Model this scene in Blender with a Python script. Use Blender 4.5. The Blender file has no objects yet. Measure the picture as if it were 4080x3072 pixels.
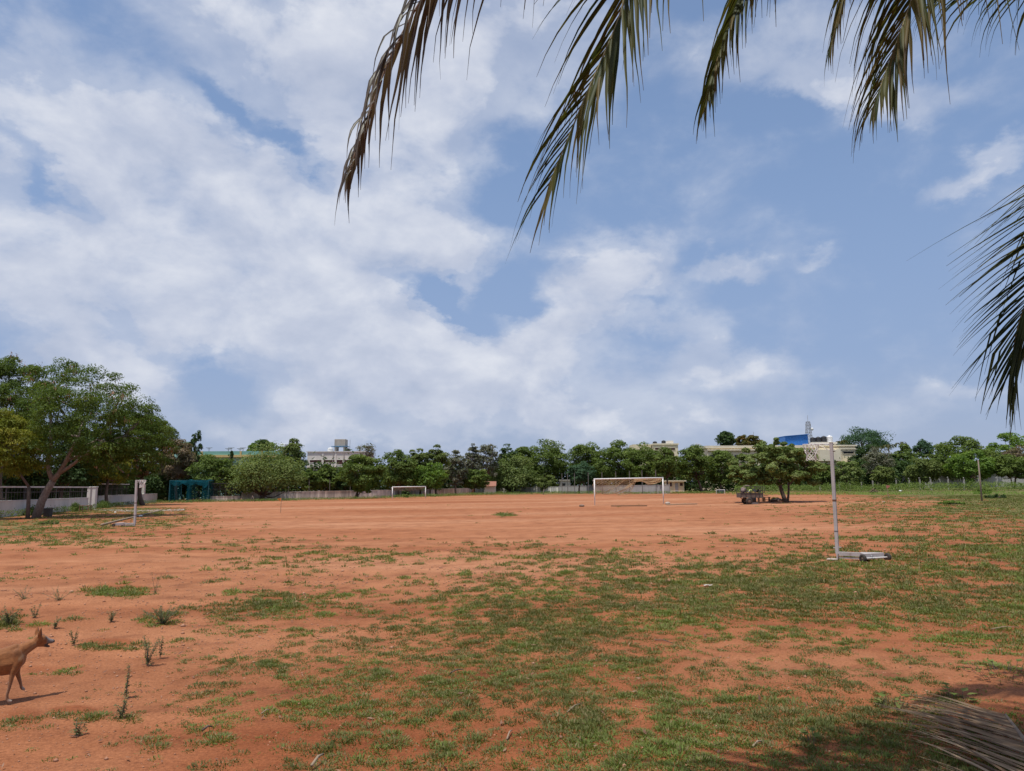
import bpy, bmesh, math, random
import numpy as np
from mathutils import Vector, Matrix

random.seed(7)
RNG = np.random.default_rng(11)
R = math.radians
scene = bpy.context.scene
COL = scene.collection

# ------------------------------------------------------------------ camera
F, CX, CY = 2900.0, 2040.0, 1536.0          # focal length / centre in photo pixels
CAM = np.array([0.0, 0.0, 1.95])
PITCH = math.atan(402 / F); ROLL = 0.0052
_f = np.array([0, math.cos(PITCH), math.sin(PITCH)])
_u0 = np.array([0, -math.sin(PITCH), math.cos(PITCH)])
_r0 = np.array([1.0, 0, 0])
_r = _r0 * math.cos(ROLL) - _u0 * math.sin(ROLL)
_u = _u0 * math.cos(ROLL) + _r0 * math.sin(ROLL)
cam_d = bpy.data.cameras.new('camera')
cam = bpy.data.objects.new('camera', cam_d); COL.objects.link(cam)
cam_d.sensor_width = 36; cam_d.lens = 36 * F / 4080
cam_d.clip_start = 0.05; cam_d.clip_end = 6000
cam.matrix_world = Matrix(((_r[0], _u[0], -_f[0], CAM[0]), (_r[1], _u[1], -_f[1], CAM[1]),
                           (_r[2], _u[2], -_f[2], CAM[2]), (0, 0, 0, 1)))
scene.camera = cam
scene.view_settings.view_transform = 'Standard'
scene.view_settings.look = 'None'
scene.view_settings.exposure = 0.0
scene.view_settings.gamma = 1.0

def ray(px, py):
    d = F * _f + (px - CX) * _r - (py - CY) * _u
    return d / np.linalg.norm(d)

# ------------------------------------------------------------------ sun + sky
SUN_EL, SUN_AZ = 73.0, 216.0      # azimuth of the sun measured from +Y clockwise (behind, a little left)
sd = Vector((math.sin(R(SUN_AZ)) * math.cos(R(SUN_EL)), math.cos(R(SUN_AZ)) * math.cos(R(SUN_EL)), math.sin(R(SUN_EL))))
sun_d = bpy.data.lights.new('sun', 'SUN'); sun_d.energy = 4.4; sun_d.angle = R(0.6); sun_d.color = (1.0, 0.955, 0.88)
sun = bpy.data.objects.new('sun', sun_d); COL.objects.link(sun)
sun.rotation_euler = (-sd).to_track_quat('-Z', 'Y').to_euler()
sun.location = (0, 0, 60)

def build_world():
    w = bpy.data.worlds.new('World'); scene.world = w; w.use_nodes = True
    nt = w.node_tree; N = nt.nodes; L = nt.links; N.clear()
    def node(t, **k):
        n = N.new(t)
        for a, b in k.items(): setattr(n, a, b)
        return n
    def math_(op, a, b=None, c=None):
        n = node('ShaderNodeMath', operation=op)
        for i, v in enumerate((a, b, c)):
            if v is None: continue
            if isinstance(v, (int, float)): n.inputs[i].default_value = v
            else: L.new(v, n.inputs[i])
        return n.outputs[0]
    def maprange(v, a, b, c, d, smooth=True):
        n = node('ShaderNodeMapRange'); n.interpolation_type = 'SMOOTHSTEP' if smooth else 'LINEAR'
        L.new(v, n.inputs[0])
        for i, q in enumerate((a, b, c, d)): n.inputs[i + 1].default_value = q
        return n.outputs[0]
    sky = node('ShaderNodeTexSky', sky_type='NISHITA')
    sky.sun_disc = False; sky.sun_elevation = R(SUN_EL); sky.sun_rotation = R(SUN_AZ)
    sky.air_density = 1.0; sky.dust_density = 0.9; sky.ozone_density = 1.5; sky.altitude = 300
    tc = node('ShaderNodeTexCoord')
    sep = node('ShaderNodeSeparateXYZ'); L.new(tc.outputs['Generated'], sep.inputs[0])
    az = math_('ARCTAN2', sep.outputs[0], sep.outputs[1])
    el = math_('ARCSINE', sep.outputs[2])
    cmb = node('ShaderNodeCombineXYZ'); L.new(az, cmb.inputs[0]); L.new(el, cmb.inputs[1])
    # noise space: the direction itself, stretched so that clouds flatten towards the horizon
    mp = node('ShaderNodeMapping'); mp.inputs['Scale'].default_value = (1, 1, 1.55)
    L.new(tc.outputs['Generated'], mp.inputs[0])
    def noise(scale, detail, rough, off=(0, 0, 0), dist=0.0):
        m = node('ShaderNodeMapping'); m.inputs['Location'].default_value = off
        L.new(mp.outputs[0], m.inputs[0])
        n = node('ShaderNodeTexNoise'); n.inputs['Scale'].default_value = scale
        n.inputs['Detail'].default_value = detail; n.inputs['Roughness'].default_value = rough
        n.inputs['Distortion'].default_value = dist
        L.new(m.outputs[0], n.inputs['Vector']); return n
    warp = noise(6.5, 7, 0.6)
    wv = node('ShaderNodeVectorMath', operation='SUBTRACT'); L.new(warp.outputs['Color'], wv.inputs[0]); wv.inputs[1].default_value = (0.5, 0.5, 0.5)
    ws = node('ShaderNodeVectorMath', operation='SCALE'); L.new(wv.outputs[0], ws.inputs[0]); ws.inputs['Scale'].default_value = 0.17
    wa = node('ShaderNodeVectorMath', operation='ADD'); L.new(cmb.outputs[0], wa.inputs[0]); L.new(ws.outputs[0], wa.inputs[1])
    pos = wa.outputs[0]
    # blobs: x, y, rx, ry (photo shown 2212 wide), tilt deg, weight
    BL = [
        (60, 215, 150, 75, 20, .55), (40, 300, 120, 70, 10, .4), (250, 250, 210, 120, 35, .6), (330, 360, 240, 110, 35, .7), (150, 520, 330, 120, 0, .75),
        (480, 480, 260, 140, 25, .75), (700, 470, 260, 170, 10, .75), (850, 300, 260, 200, 0, .7),
        (620, 110, 330, 150, 0, .62), (950, 130, 300, 190, 0, .6), (1150, 60, 260, 120, 0, .45), (980, 560, 190, 80, 10, .75),
        (180, 640, 330, 70, 0, .8), (560, 640, 330, 80, 5, .8), (620, 760, 400, 70, 8, .75), (900, 740, 240, 80, 12, .85),
        (820, 870, 330, 80, 0, .65), (1150, 830, 280, 70, 0, .7), (1200, 740, 200, 65, -8, .75), (1040, 920, 420, 60, 0, .45),
        (1330, 560, 120, 75, -10, .85), (1275, 615, 110, 60, 0, .6), (1400, 590, 120, 60, 20, .5), (1300, 690, 190, 50, 0, .65), (1060, 670, 60, 22, 25, .45),
        (1570, 578, 62, 28, 0, .7), (1510, 745, 60, 60, 30, .45), (1640, 825, 130, 40, 5, .45), (1500, 800, 120, 50, 0, .4),
        (2090, 385, 120, 34, -14, .5), (2170, 355, 70, 26, -20, .35), (1800, 180, 130, 50, 20, .6), (1880, 235, 110, 36, 25, .5), (1750, 100, 230, 80, 0, .42), (2000, 210, 150, 50, 5, .38),
        (200, 770, 120, 60, 8, .85), (90, 790, 130, 50, 0, .65), (270, 815, 70, 40, 20, .7), (420, 745, 90, 40, 20, .4),
        (2085, 845, 70, 22, 0, .34), (1750, 565, 40, 18, 0, .3), (150, 445, 70, 30, 30, .5), (0, 420, 60, 60, 0, .35),
        (120, 60, 200, 60, 15, .12), (60, 40, 220, 90, 0, -.3), (1780, 905, 480, 55, 0, .30), (520, 930, 300, 40, 0, .3),
        (760, 700, 300, 60, 0, .35), (560, 870, 260, 60, 0, .25), (960, 700, 120, 26, 14, .35), (1250, 880, 300, 60, 0, .3), (700, 560, 420, 120, 0, .3),
        # openings
        (590, 310, 90, 34, 30, -.62), (480, 215, 90, 26, 45, -.5), (90, 372, 80, 22, 15, -.5), (415, 535, 60, 30, 40, -.4),
        (970, 655, 130, 44, 15, -.85), (1120, 620, 70, 70, 0, -.7), (620, 340, 60, 30, 0, -.4), (230, 165, 60, 40, 20, -.3),
        (1120, 415, 110, 120, 0, -.35), (230, 700, 80, 20, 0, -.3), (470, 835, 130, 60, 10, -.4), (1420, 660, 60, 26, 0, -.3),
    ]
    acc = None
    for (x, y, rx, ry, tilt, wt) in BL:
        d = ray(x * 4080 / 2212, y * 4080 / 2212)
        a0, e0 = math.atan2(d[0], d[1]), math.asin(d[2])
        m = node('ShaderNodeMapping', vector_type='TEXTURE')
        m.inputs['Location'].default_value = (a0, e0, 0)
        m.inputs['Rotation'].default_value = (0, 0, -R(tilt))
        k = 1.55 / 1572.0
        m.inputs['Scale'].default_value = (rx * k, ry * k, 1)
        L.new(pos, m.inputs[0])
        ln = node('ShaderNodeVectorMath', operation='LENGTH'); L.new(m.outputs[0], ln.inputs[0])
        v = maprange(ln.outputs['Value'], 1.0, 0.0, 0.0, wt * 1.12)
        acc = v if acc is None else math_('ADD', acc, v)
    # outside the frame the same broken cloud goes on
    back = maprange(math_('ABSOLUTE', az), 0.68, 1.05, 0.0, 1.0)
    up = maprange(el, 0.64, 0.95, 0.0, 1.0)
    outside = math_('MAXIMUM', back, up)
    bign = noise(2.6, 2, 0.5, (3, 1, 7))
    fill = math_('MULTIPLY', outside, maprange(bign.outputs['Fac'], 0.40, 0.62, 0.0, 0.85))
    acc = math_('ADD', acc, fill)
    n1 = noise(8.0, 9, 0.555, (0.3, 2.1, 0.7), 0.2)
    n2 = noise(21, 7, 0.6, (4.3, 0.1, 1.7))
    det = math_('ADD', math_('MULTIPLY', math_('SUBTRACT', n1.outputs['Fac'], 0.5), 2.5),
                math_('MULTIPLY', math_('SUBTRACT', n2.outputs['Fac'], 0.5), 0.62))
    dens = math_('ADD', math_('MINIMUM', acc, 1.15), det)
    alpha = math_('ADD', maprange(dens, 0.0, 1.25, 0.0, 0.60), maprange(dens, 0.36, 0.90, 0.0, 0.30))
    veil = maprange(math_('ADD', acc, math_('MULTIPLY', det, 0.5)), -0.08, 0.62, 0.0, 0.54)
    alpha = math_('MAXIMUM', alpha, veil)
    # cloud brightness: thick lit tops, greyer undersides (sample the field a little higher up)
    n1b = noise(8.0, 5, 0.555, (0.3, 2.1, 0.7 + 0.055), 0.15)
    sh = math_('SUBTRACT', n1.outputs['Fac'], n1b.outputs['Fac'])
    n3 = noise(4.2, 5, 0.55, (9, 3, 2))
    br = math_('ADD', math_('MULTIPLY', sh, 1.25), math_('MULTIPLY', math_('SUBTRACT', n3.outputs['Fac'], 0.5), 0.55))
    br = math_('ADD', br, 0.56)
    ramp = node('ShaderNodeValToRGB'); L.new(br, ramp.inputs[0])
    e = ramp.color_ramp.elements
    e[0].position = 0.12; e[0].color = (0.43, 0.49, 0.635, 1)
    e[1].position = 0.95; e[1].color = (0.82, 0.84, 0.895, 1)
    e2 = e.new(0.5); e2.color = (0.575, 0.62, 0.74, 1)
    skc = node('ShaderNodeVectorMath', operation='SCALE'); L.new(sky.outputs[0], skc.inputs[0]); skc.inputs['Scale'].default_value = SKY_STRENGTH
    # a milky haze towards the horizon
    hz = maprange(el, -0.02, 0.75, 0.93, 0.25)
    hr = node('ShaderNodeValToRGB'); L.new(maprange(el, 0.0, 0.5, 0.0, 1.0, False), hr.inputs[0]); he = hr.color_ramp.elements
    he[0].position = 0.0; he[0].color = (0.37, 0.435, 0.60, 1); he[1].position = 0.85; he[1].color = (0.235, 0.345, 0.575, 1); hq = he.new(0.32); hq.color = (0.275, 0.37, 0.585, 1)
    mixh = node('ShaderNodeMix', data_type='RGBA'); L.new(hz, mixh.inputs[0]); L.new(skc.outputs[0], mixh.inputs[6]); L.new(hr.outputs[0], mixh.inputs[7])
    mix = node('ShaderNodeMix', data_type='RGBA'); L.new(alpha, mix.inputs[0]); L.new(mixh.outputs[2], mix.inputs[6]); L.new(ramp.outputs[0], mix.inputs[7])
    bg = node('ShaderNodeBackground'); L.new(mix.outputs[2], bg.inputs[0]); bg.inputs[1].default_value = 1.0
    out = node('ShaderNodeOutputWorld'); L.new(bg.outputs[0], out.inputs[0])
SKY_STRENGTH = 0.15
build_world()

# ------------------------------------------------------------------ numeric helpers
def tz(x, y):
    """height of the ground: the field climbs gently to the right and to the far side"""
    x = np.asarray(x, float); y = np.asarray(y, float)
    xc = 160 * np.tanh(x / 160)
    yc = np.minimum(y, 260)
    q = yc - 90
    return 0.011 * xc + 0.003 * (np.sqrt(xc * xc + 9) - 3) + 0.0015 * (np.sqrt(q * q + 900) + q) - 0.0015 * (math.sqrt(9000) - 90)

def G(px, py):
    """ground point seen at a photo pixel"""
    d = ray(px, py); t = 3.0; prev = 3.0
    for i in range(4000):
        p = CAM + d * t
        if p[2] < tz(p[0], p[1]): break
        prev = t; t *= 1.006
        if t > 900: break
    lo, hi = prev, t
    for i in range(30):
        m = (lo + hi) / 2; p = CAM + d * m
        if p[2] < tz(p[0], p[1]): hi = m
        else: lo = m
    return CAM + d * hi

def At(px, py, depth):
    d = ray(px, py); return CAM + d * (depth / d[1])

def project(P):
    v = P - CAM
    z = v @ _f; z = np.where(z < 0.1, 0.1, z)
    return CX + F * (v @ _r) / z, CY - F * (v @ _u) / z

def _hash(ix, iy, s):
    h = (ix * 374761393 + iy * 668265263 + s * 974711) & 0xFFFFFFFF
    h = ((h ^ (h >> 13)) * 1274126177) & 0xFFFFFFFF
    return ((h ^ (h >> 16)) & 0xFFFF) / 65535.0

def vnoise(x, y, s=0):
    ix = np.floor(x).astype(np.int64); iy = np.floor(y).astype(np.int64)
    fx = x - ix; fy = y - iy
    fx = fx * fx * (3 - 2 * fx); fy = fy * fy * (3 - 2 * fy)
    a = _hash(ix, iy, s); b = _hash(ix + 1, iy, s); c = _hash(ix, iy + 1, s); d = _hash(ix + 1, iy + 1, s)
    return (a * (1 - fx) + b * fx) * (1 - fy) + (c * (1 - fx) + d * fx) * fy

def fbm(x, y, s=0, o=4):
    v = 0; a = 0.5; t = 0
    for i in range(o):
        v = v + a * vnoise(x, y, s + i * 17); t += a; a *= 0.5
        x, y = x * 2.03 + 13.7, y * 2.03 + 5.1
    return v / t

def unit(v):
    v = np.asarray(v, float); return v / (np.linalg.norm(v, axis=-1, keepdims=True) + 1e-12)

# ------------------------------------------------------------------ mesh helpers
def np_mesh(name, V, Q, attrs=None, k=4, smooth=False):
    me = bpy.data.meshes.new(name)
    V = np.ascontiguousarray(V, np.float32); Q = np.ascontiguousarray(Q, np.int32)
    me.vertices.add(len(V)); me.vertices.foreach_set('co', V.ravel())
    me.loops.add(Q.size); me.loops.foreach_set('vertex_index', Q.ravel())
    me.polygons.add(len(Q)); me.polygons.foreach_set('loop_start', np.arange(0, Q.size, k, dtype=np.int32))
    me.polygons.foreach_set('loop_total', np.full(len(Q), k, np.int32))
    me.update(calc_edges=True)
    if smooth: me.polygons.foreach_set('use_smooth', np.ones(len(Q), bool))
    for n, a in (attrs or {}).items():
        at = me.attributes.new(n, 'FLOAT', 'POINT'); at.data.foreach_set('value', np.ascontiguousarray(a, np.float32))
    return me

def link(name, me, mat=None, parent=None):
    o = bpy.data.objects.new(name, me); COL.objects.link(o)
    if mat is not None and me is not None and len(me.materials) == 0: me.materials.append(mat)
    if parent is not None: o.parent = parent
    return o

def tag(o, label=None, cat=None, group=None, kind=None):
    if label: o['label'] = label
    if cat: o['category'] = cat
    if group: o['group'] = group
    if kind: o['kind'] = kind
    return o

def thing(name, label, cat, loc=(0, 0, 0), rotz=0.0, group=None):
    o = bpy.data.objects.new(name, None); COL.objects.link(o)
    o.empty_display_size = 0.2
    o.location = tuple(float(v) for v in loc); o.rotation_euler = (0, 0, rotz)
    return tag(o, label, cat, group)

class MB:
    def __init__(s): s.v = []; s.f = []
    def box(s, x0, x1, y0, y1, z0, z1, rot=None, piv=(0, 0, 0)):
        b = len(s.v)
        for x, y, z in ((x0, y0, z0), (x1, y0, z0), (x1, y1, z0), (x0, y1, z0), (x0, y0, z1), (x1, y0, z1), (x1, y1, z1), (x0, y1, z1)):
            p = Vector((x, y, z))
            if rot is not None: p = rot @ (p - Vector(piv)) + Vector(piv)
            s.v.append(tuple(p))
        for q in ((0, 3, 2, 1), (4, 5, 6, 7), (0, 1, 5, 4), (1, 2, 6, 5), (2, 3, 7, 6), (3, 0, 4, 7)):
            s.f.append(tuple(b + i for i in q))
        return s
    def beam(s, p0, p1, w, h=None, up=(0, 0, 1)):
        h = h or w
        p0 = np.array(p0, float); p1 = np.array(p1, float); t = unit(p1 - p0)
        up = np.array(up, float)
        if abs(t @ up) > 0.97: up = np.array((0, 1.0, 0))
        a = unit(np.cross(t, up)); c = np.cross(a, t); b = len(s.v)
        for p in (p0, p1):
            for i, j in ((-1, -1), (1, -1), (1, 1), (-1, 1)): s.v.append(tuple(p + a * i * w / 2 + c * j * h / 2))
        for q in ((0, 3, 2, 1), (4, 5, 6, 7), (0, 1, 5, 4), (1, 2, 6, 5), (2, 3, 7, 6), (3, 0, 4, 7)): s.f.append(tuple(b + i for i in q))
        return s
    def tube(s, pts, rad, n=6, cap=True):
        pts = [np.array(p, float) for p in pts]
        if not hasattr(rad, '__len__'): rad = [rad] * len(pts)
        prev = None; b0 = len(s.v)
        for i, p in enumerate(pts):
            t = unit(pts[min(i + 1, len(pts) - 1)] - pts[max(i - 1, 0)])
            if prev is None:
                ref = np.array((0, 0, 1.0)) if abs(t[2]) < 0.9 else np.array((1.0, 0, 0))
                a = unit(np.cross(t, ref))
            else: a = unit(prev - t * (prev @ t))
            c = np.cross(t, a); prev = a
            for j in range(n):
                w = 2 * math.pi * j / n
                s.v.append(tuple(p + (a * math.cos(w) + c * math.sin(w)) * rad[i]))
        for i in range(len(pts) - 1):
            for j in range(n):
                k = (j + 1) % n
                s.f.append((b0 + i * n + j, b0 + i * n + k, b0 + (i + 1) * n + k, b0 + (i + 1) * n + j))
        if cap:
            s.f.append(tuple(b0 + j for j in range(n))[::-1]); e = b0 + (len(pts) - 1) * n
            s.f.append(tuple(e + j for j in range(n)))
        return s
    def lathe(s, prof, n=20, c=(0, 0, 0), axis='z'):
        b0 = len(s.v)
        for r, z in prof:
            for j in range(n):
                w = 2 * math.pi * j / n
                if axis == 'z': s.v.append((c[0] + r * math.cos(w), c[1] + r * math.sin(w), c[2] + z))
                else: s.v.append((c[0] + r * math.cos(w), c[1] + z, c[2] + r * math.sin(w)))
        for i in range(len(prof) - 1):
            for j in range(n):
                k = (j + 1) % n
                s.f.append((b0 + i * n + j, b0 + i * n + k, b0 + (i + 1) * n + k, b0 + (i + 1) * n + j))
        return s
    def quad(s, *p):
        b = len(s.v); s.v += [tuple(q) for q in p]; s.f.append(tuple(range(b, b + len(p)))); return s
    def grid(s, P):
        n, m = len(P), len(P[0]); b = len(s.v)
        for r_ in P: s.v += [tuple(q) for q in r_]
        for i in range(n - 1):
            for j in range(m - 1): s.f.append((b + i * m + j, b + i * m + j + 1, b + (i + 1) * m + j + 1, b + (i + 1) * m + j))
        return s
    def mesh(s, name, smooth=False):
        me = bpy.data.meshes.new(name); me.from_pydata([tuple(map(float, v)) for v in s.v], [], s.f); me.update()
        if smooth: me.polygons.foreach_set('use_smooth', np.ones(len(me.polygons), bool))
        return me
    def build(s, name, mat, parent=None, smooth=False, bevel=0.0):
        me = s.mesh(name, smooth)
        if bevel:
            bm = bmesh.new(); bm.from_mesh(me)
            bmesh.ops.bevel(bm, geom=bm.edges[:], offset=bevel, segments=1, affect='EDGES', clamp_overlap=True)
            bm.to_mesh(me); bm.free()
        return link(name, me, mat, parent)

# ------------------------------------------------------------------ materials
def new_mat(name):
    m = bpy.data.materials.new(name); m.use_nodes = True
    nt = m.node_tree; nt.nodes.clear()
    return m, nt, nt.nodes, nt.links

def paint(name, c1, c2=None, rough=0.7, scale=3.0, stretch=(1, 1, 1), lo=0.35, hi=0.7, bump=0.15, bscale=40, metal=0.0, c3=None, detail=6):
    """surface with a patchy second colour (dirt, wear, fading)"""
    m, nt, N, L = new_mat(name)
    o = N.new('ShaderNodeOutputMaterial'); p = N.new('ShaderNodeBsdfPrincipled'); L.new(p.outputs[0], o.inputs[0])
    p.inputs['Roughness'].default_value = rough; p.inputs['Metallic'].default_value = metal
    tc = N.new('ShaderNodeTexCoord'); mp = N.new('ShaderNodeMapping'); mp.inputs['Scale'].default_value = stretch
    L.new(tc.outputs['Object'], mp.inputs[0])
    n = N.new('ShaderNodeTexNoise'); n.inputs['Scale'].default_value = scale; n.inputs['Detail'].default_value = detail; n.inputs['Roughness'].default_value = 0.62
    L.new(mp.outputs[0], n.inputs['Vector'])
    r = N.new('ShaderNodeValToRGB'); L.new(n.outputs['Fac'], r.inputs[0])
    e = r.color_ramp.elements
    e[0].position = lo; e[0].color = (*c1, 1); e[1].position = hi; e[1].color = (*(c2 or tuple(v * 0.8 for v in c1)), 1)
    if c3: q = e.new(min(0.98, hi + 0.12)); q.color = (*c3, 1)
    L.new(r.outputs[0], p.inputs['Base Color'])
    if bump:
        n2 = N.new('ShaderNodeTexNoise'); n2.inputs['Scale'].default_value = bscale; n2.inputs['Detail'].default_value = 4
        L.new(tc.outputs['Object'], n2.inputs['Vector'])
        b = N.new('ShaderNodeBump'); b.inputs['Strength'].default_value = bump; b.inputs['Distance'].default_value = 0.02
        L.new(n2.outputs['Fac'], b.inputs['Height']); L.new(b.outputs[0], p.inputs['Normal'])
    return m

def leafy(name, cols, trans=0.3, gloss=0.012, rough=0.6):
    """leaf material; the 'var' attribute picks a tint between the given colours"""
    m, nt, N, L = new_mat(name)
    o = N.new('ShaderNodeOutputMaterial')
    a = N.new('ShaderNodeAttribute'); a.attribute_name = 'var'
    r = N.new('ShaderNodeValToRGB'); L.new(a.outputs['Fac'], r.inputs[0])
    e = r.color_ramp.elements
    e[0].position = 0; e[0].color = (*cols[0], 1); e[1].position = 1; e[1].color = (*cols[-1], 1)
    for i, c in enumerate(cols[1:-1]):
        q = e.new((i + 1) / (len(cols) - 1)); q.color = (*c, 1)
    d = N.new('ShaderNodeBsdfDiffuse'); t = N.new('ShaderNodeBsdfTranslucent'); g = N.new('ShaderNodeBsdfGlossy')
    g.inputs['Roughness'].default_value = rough; g.inputs['Color'].default_value = (0.9, 0.95, 0.9, 1)
    mx = N.new('ShaderNodeMixShader'); mx.inputs[0].default_value = trans
    mg = N.new('ShaderNodeMixShader'); mg.inputs[0].default_value = gloss
    tcol = N.new('ShaderNodeMix'); tcol.data_type = 'RGBA'; tcol.blend_type = 'MULTIPLY'; tcol.inputs[0].default_value = 1
    L.new(r.outputs[0], tcol.inputs[6]); tcol.inputs[7].default_value = (1.25, 1.3, 0.6, 1)
    L.new(r.outputs[0], d.inputs[0]); L.new(tcol.outputs[2], t.inputs[0])
    L.new(d.outputs[0], mx.inputs[1]); L.new(t.outputs[0], mx.inputs[2])
    L.new(mx.outputs[0], mg.inputs[1]); L.new(g.outputs[0], mg.inputs[2]); L.new(mg.outputs[0], o.inputs[0])
    return m

def netting(name, col, cover, scale=14):
    """porous netting: part of the light goes through the holes"""
    m, nt, N, L = new_mat(name)
    o = N.new('ShaderNodeOutputMaterial'); d = N.new('ShaderNodeBsdfDiffuse'); d.inputs[0].default_value = (*col, 1)
    tl = N.new('ShaderNodeBsdfTranslucent'); tl.inputs[0].default_value = (*col, 1)
    t = N.new('ShaderNodeBsdfTransparent')
    a = N.new('ShaderNodeMixShader'); a.inputs[0].default_value = 0.35; L.new(d.outputs[0], a.inputs[1]); L.new(tl.outputs[0], a.inputs[2])
    tc = N.new('ShaderNodeTexCoord'); n = N.new('ShaderNodeTexNoise'); n.inputs['Scale'].default_value = 2.2; L.new(tc.outputs['Object'], n.inputs['Vector'])
    mr = N.new('ShaderNodeMapRange'); L.new(n.outputs['Fac'], mr.inputs[0]); mr.inputs[1].default_value = 0.3; mr.inputs[2].default_value = 0.7
    mr.inputs[3].default_value = cover - 0.15; mr.inputs[4].default_value = cover + 0.15
    b = N.new('ShaderNodeMixShader'); L.new(mr.outputs[0], b.inputs[0]); L.new(t.outputs[0], b.inputs[1]); L.new(a.outputs[0], b.inputs[2]); L.new(b.outputs[0], o.inputs[0])
    return m

M = {}
M['bark'] = paint('bark', (0.075, 0.05, 0.036), (0.15, 0.11, 0.085), 0.9, 4, (6, 6, 1), bump=0.6, bscale=25)
M['bark_pale'] = paint('bark_pale', (0.16, 0.115, 0.09), (0.30, 0.24, 0.20), 0.9, 4, (5, 5, 1), bump=0.6, bscale=22)
M['twig'] = paint('twig', (0.16, 0.12, 0.09), (0.26, 0.21, 0.17), 0.9, 6)
PAL = {
    'neem': leafy('leaf_neem', [(0.060, 0.095, 0.019), (0.104, 0.151, 0.029), (0.162, 0.209, 0.049)]),
    'neem2': leafy('leaf_neem_pale', [(0.072, 0.102, 0.026), (0.122, 0.158, 0.039), (0.186, 0.215, 0.067)]),
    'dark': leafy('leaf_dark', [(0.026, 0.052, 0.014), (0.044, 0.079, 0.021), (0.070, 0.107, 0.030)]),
    'rain': leafy('leaf_rain_tree', [(0.087, 0.128, 0.032), (0.145, 0.191, 0.052), (0.209, 0.232, 0.087)]),
    'yellow': leafy('leaf_yellow_green', [(0.11, 0.14, 0.018), (0.19, 0.205, 0.026), (0.28, 0.26, 0.04)], 0.35),
    'feather': leafy('leaf_feathery', [(0.049, 0.084, 0.016), (0.081, 0.125, 0.023), (0.133, 0.174, 0.037)], 0.406),
    'brown': leafy('leaf_brown', [(0.099, 0.099, 0.041), (0.168, 0.128, 0.081), (0.255, 0.180, 0.133)]),
    'grey': leafy('leaf_grey', [(0.085, 0.10, 0.055), (0.145, 0.15, 0.10), (0.23, 0.22, 0.175)]),
    'blue': leafy('leaf_blue_green', [(0.034, 0.075, 0.038), (0.056, 0.11, 0.056), (0.085, 0.145, 0.075)]),
    'bright': leafy('leaf_bright', [(0.07, 0.13, 0.022), (0.125, 0.205, 0.032), (0.19, 0.27, 0.05)], 0.35),
    'flame': leafy('leaf_flame', [(0.065, 0.085, 0.022), (0.12, 0.115, 0.03), (0.24, 0.12, 0.03)]),
}
M['pod'] = leafy('dry_pod', [(0.12, 0.055, 0.04), (0.22, 0.12, 0.085), (0.33, 0.2, 0.13)], 0.15)
M['white_wall'] = paint('white_wall', (0.57, 0.55, 0.51), (0.40, 0.38, 0.35), 0.85, 1.3, (1, 1, 0.35), 0.4, 0.75)
M['stained_wall'] = paint('stained_wall', (0.37, 0.36, 0.335), (0.74, 0.71, 0.63), 0.9, 1.6, (1, 1, 0.10), 0.44, 0.64, c3=(0.28, 0.265, 0.23))
M['grey_wall'] = paint('grey_wall', (0.30, 0.295, 0.285), (0.40, 0.39, 0.37), 0.9, 1.2, (1, 1, 0.5), 0.35, 0.7)
M['cream'] = paint('cream_wall', (0.74, 0.65, 0.46), (0.65, 0.56, 0.385), 0.85, 0.5, (1, 1, 0.4), 0.4, 0.8, bump=0.05)
M['cream_trim'] = paint('cream_trim', (0.78, 0.70, 0.52), (0.68, 0.60, 0.44), 0.8, 0.8, bump=0.05)
M['offwhite'] = paint('offwhite_wall', (0.66, 0.63, 0.57), (0.54, 0.51, 0.455), 0.85, 0.5, (1, 1, 0.3), 0.4, 0.75, bump=0.05)
M['teal'] = paint('teal_wall', (0.19, 0.42, 0.36), (0.16, 0.35, 0.30), 0.8, 0.6, bump=0.05)
M['teal_pale'] = paint('teal_pale_wall', (0.30, 0.54, 0.49), (0.25, 0.47, 0.42), 0.8, 0.6, bump=0.05)
M['ochre'] = paint('ochre_trim', (0.56, 0.44, 0.19), (0.48, 0.37, 0.16), 0.8, 0.8, bump=0.05)
M['maroon'] = paint('maroon_louvre', (0.095, 0.03, 0.026), (0.065, 0.022, 0.02), 0.7, 2)
M['dark_glass'] = paint('dark_glass', (0.02, 0.02, 0.022), (0.035, 0.035, 0.037), 0.25, 2, bump=0)
M['blue_sheet'] = paint('blue_sheet', (0.022, 0.16, 0.52), (0.02, 0.13, 0.43), 0.5, 1.0, bump=0.03)
M['black_plastic'] = paint('black_plastic', (0.018, 0.019, 0.022), (0.035, 0.035, 0.04), 0.5, 3, bump=0)
M['white_plastic'] = paint('white_plastic', (0.78, 0.78, 0.77), (0.68, 0.68, 0.66), 0.5, 2, bump=0)
M['concrete'] = paint('concrete', (0.42, 0.385, 0.34), (0.32, 0.29, 0.25), 0.9, 1.2, (1, 1, 0.4), 0.35, 0.7)
M['post_conc'] = paint('post_concrete', (0.36, 0.335, 0.315), (0.25, 0.235, 0.22), 0.9, 4)
M['white_paint'] = paint('white_paint_worn', (0.44, 0.40, 0.385), (0.34, 0.30, 0.285), 0.6, 5, (1, 1, 0.4), 0.42, 0.66, c3=(0.20, 0.11, 0.07), bump=0.08)
M['goal_white'] = paint('goal_white', (0.74, 0.72, 0.70), (0.60, 0.57, 0.54), 0.5, 3, (1, 1, 0.5), 0.45, 0.75, bump=0.05)
M['net_white'] = paint('net_white', (0.72, 0.68, 0.64), (0.58, 0.53, 0.49), 0.85, 20, bump=0)
M['net_tan'] = paint('net_tan', (0.50, 0.355, 0.20), (0.42, 0.29, 0.165), 0.9, 8, bump=0)
M['net_brown'] = paint('net_brown', (0.13, 0.095, 0.075), (0.18, 0.125, 0.09), 0.9, 8, bump=0)
M['rust'] = paint('rust', (0.13, 0.062, 0.035), (0.085, 0.045, 0.03), 0.85, 8)
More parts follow.
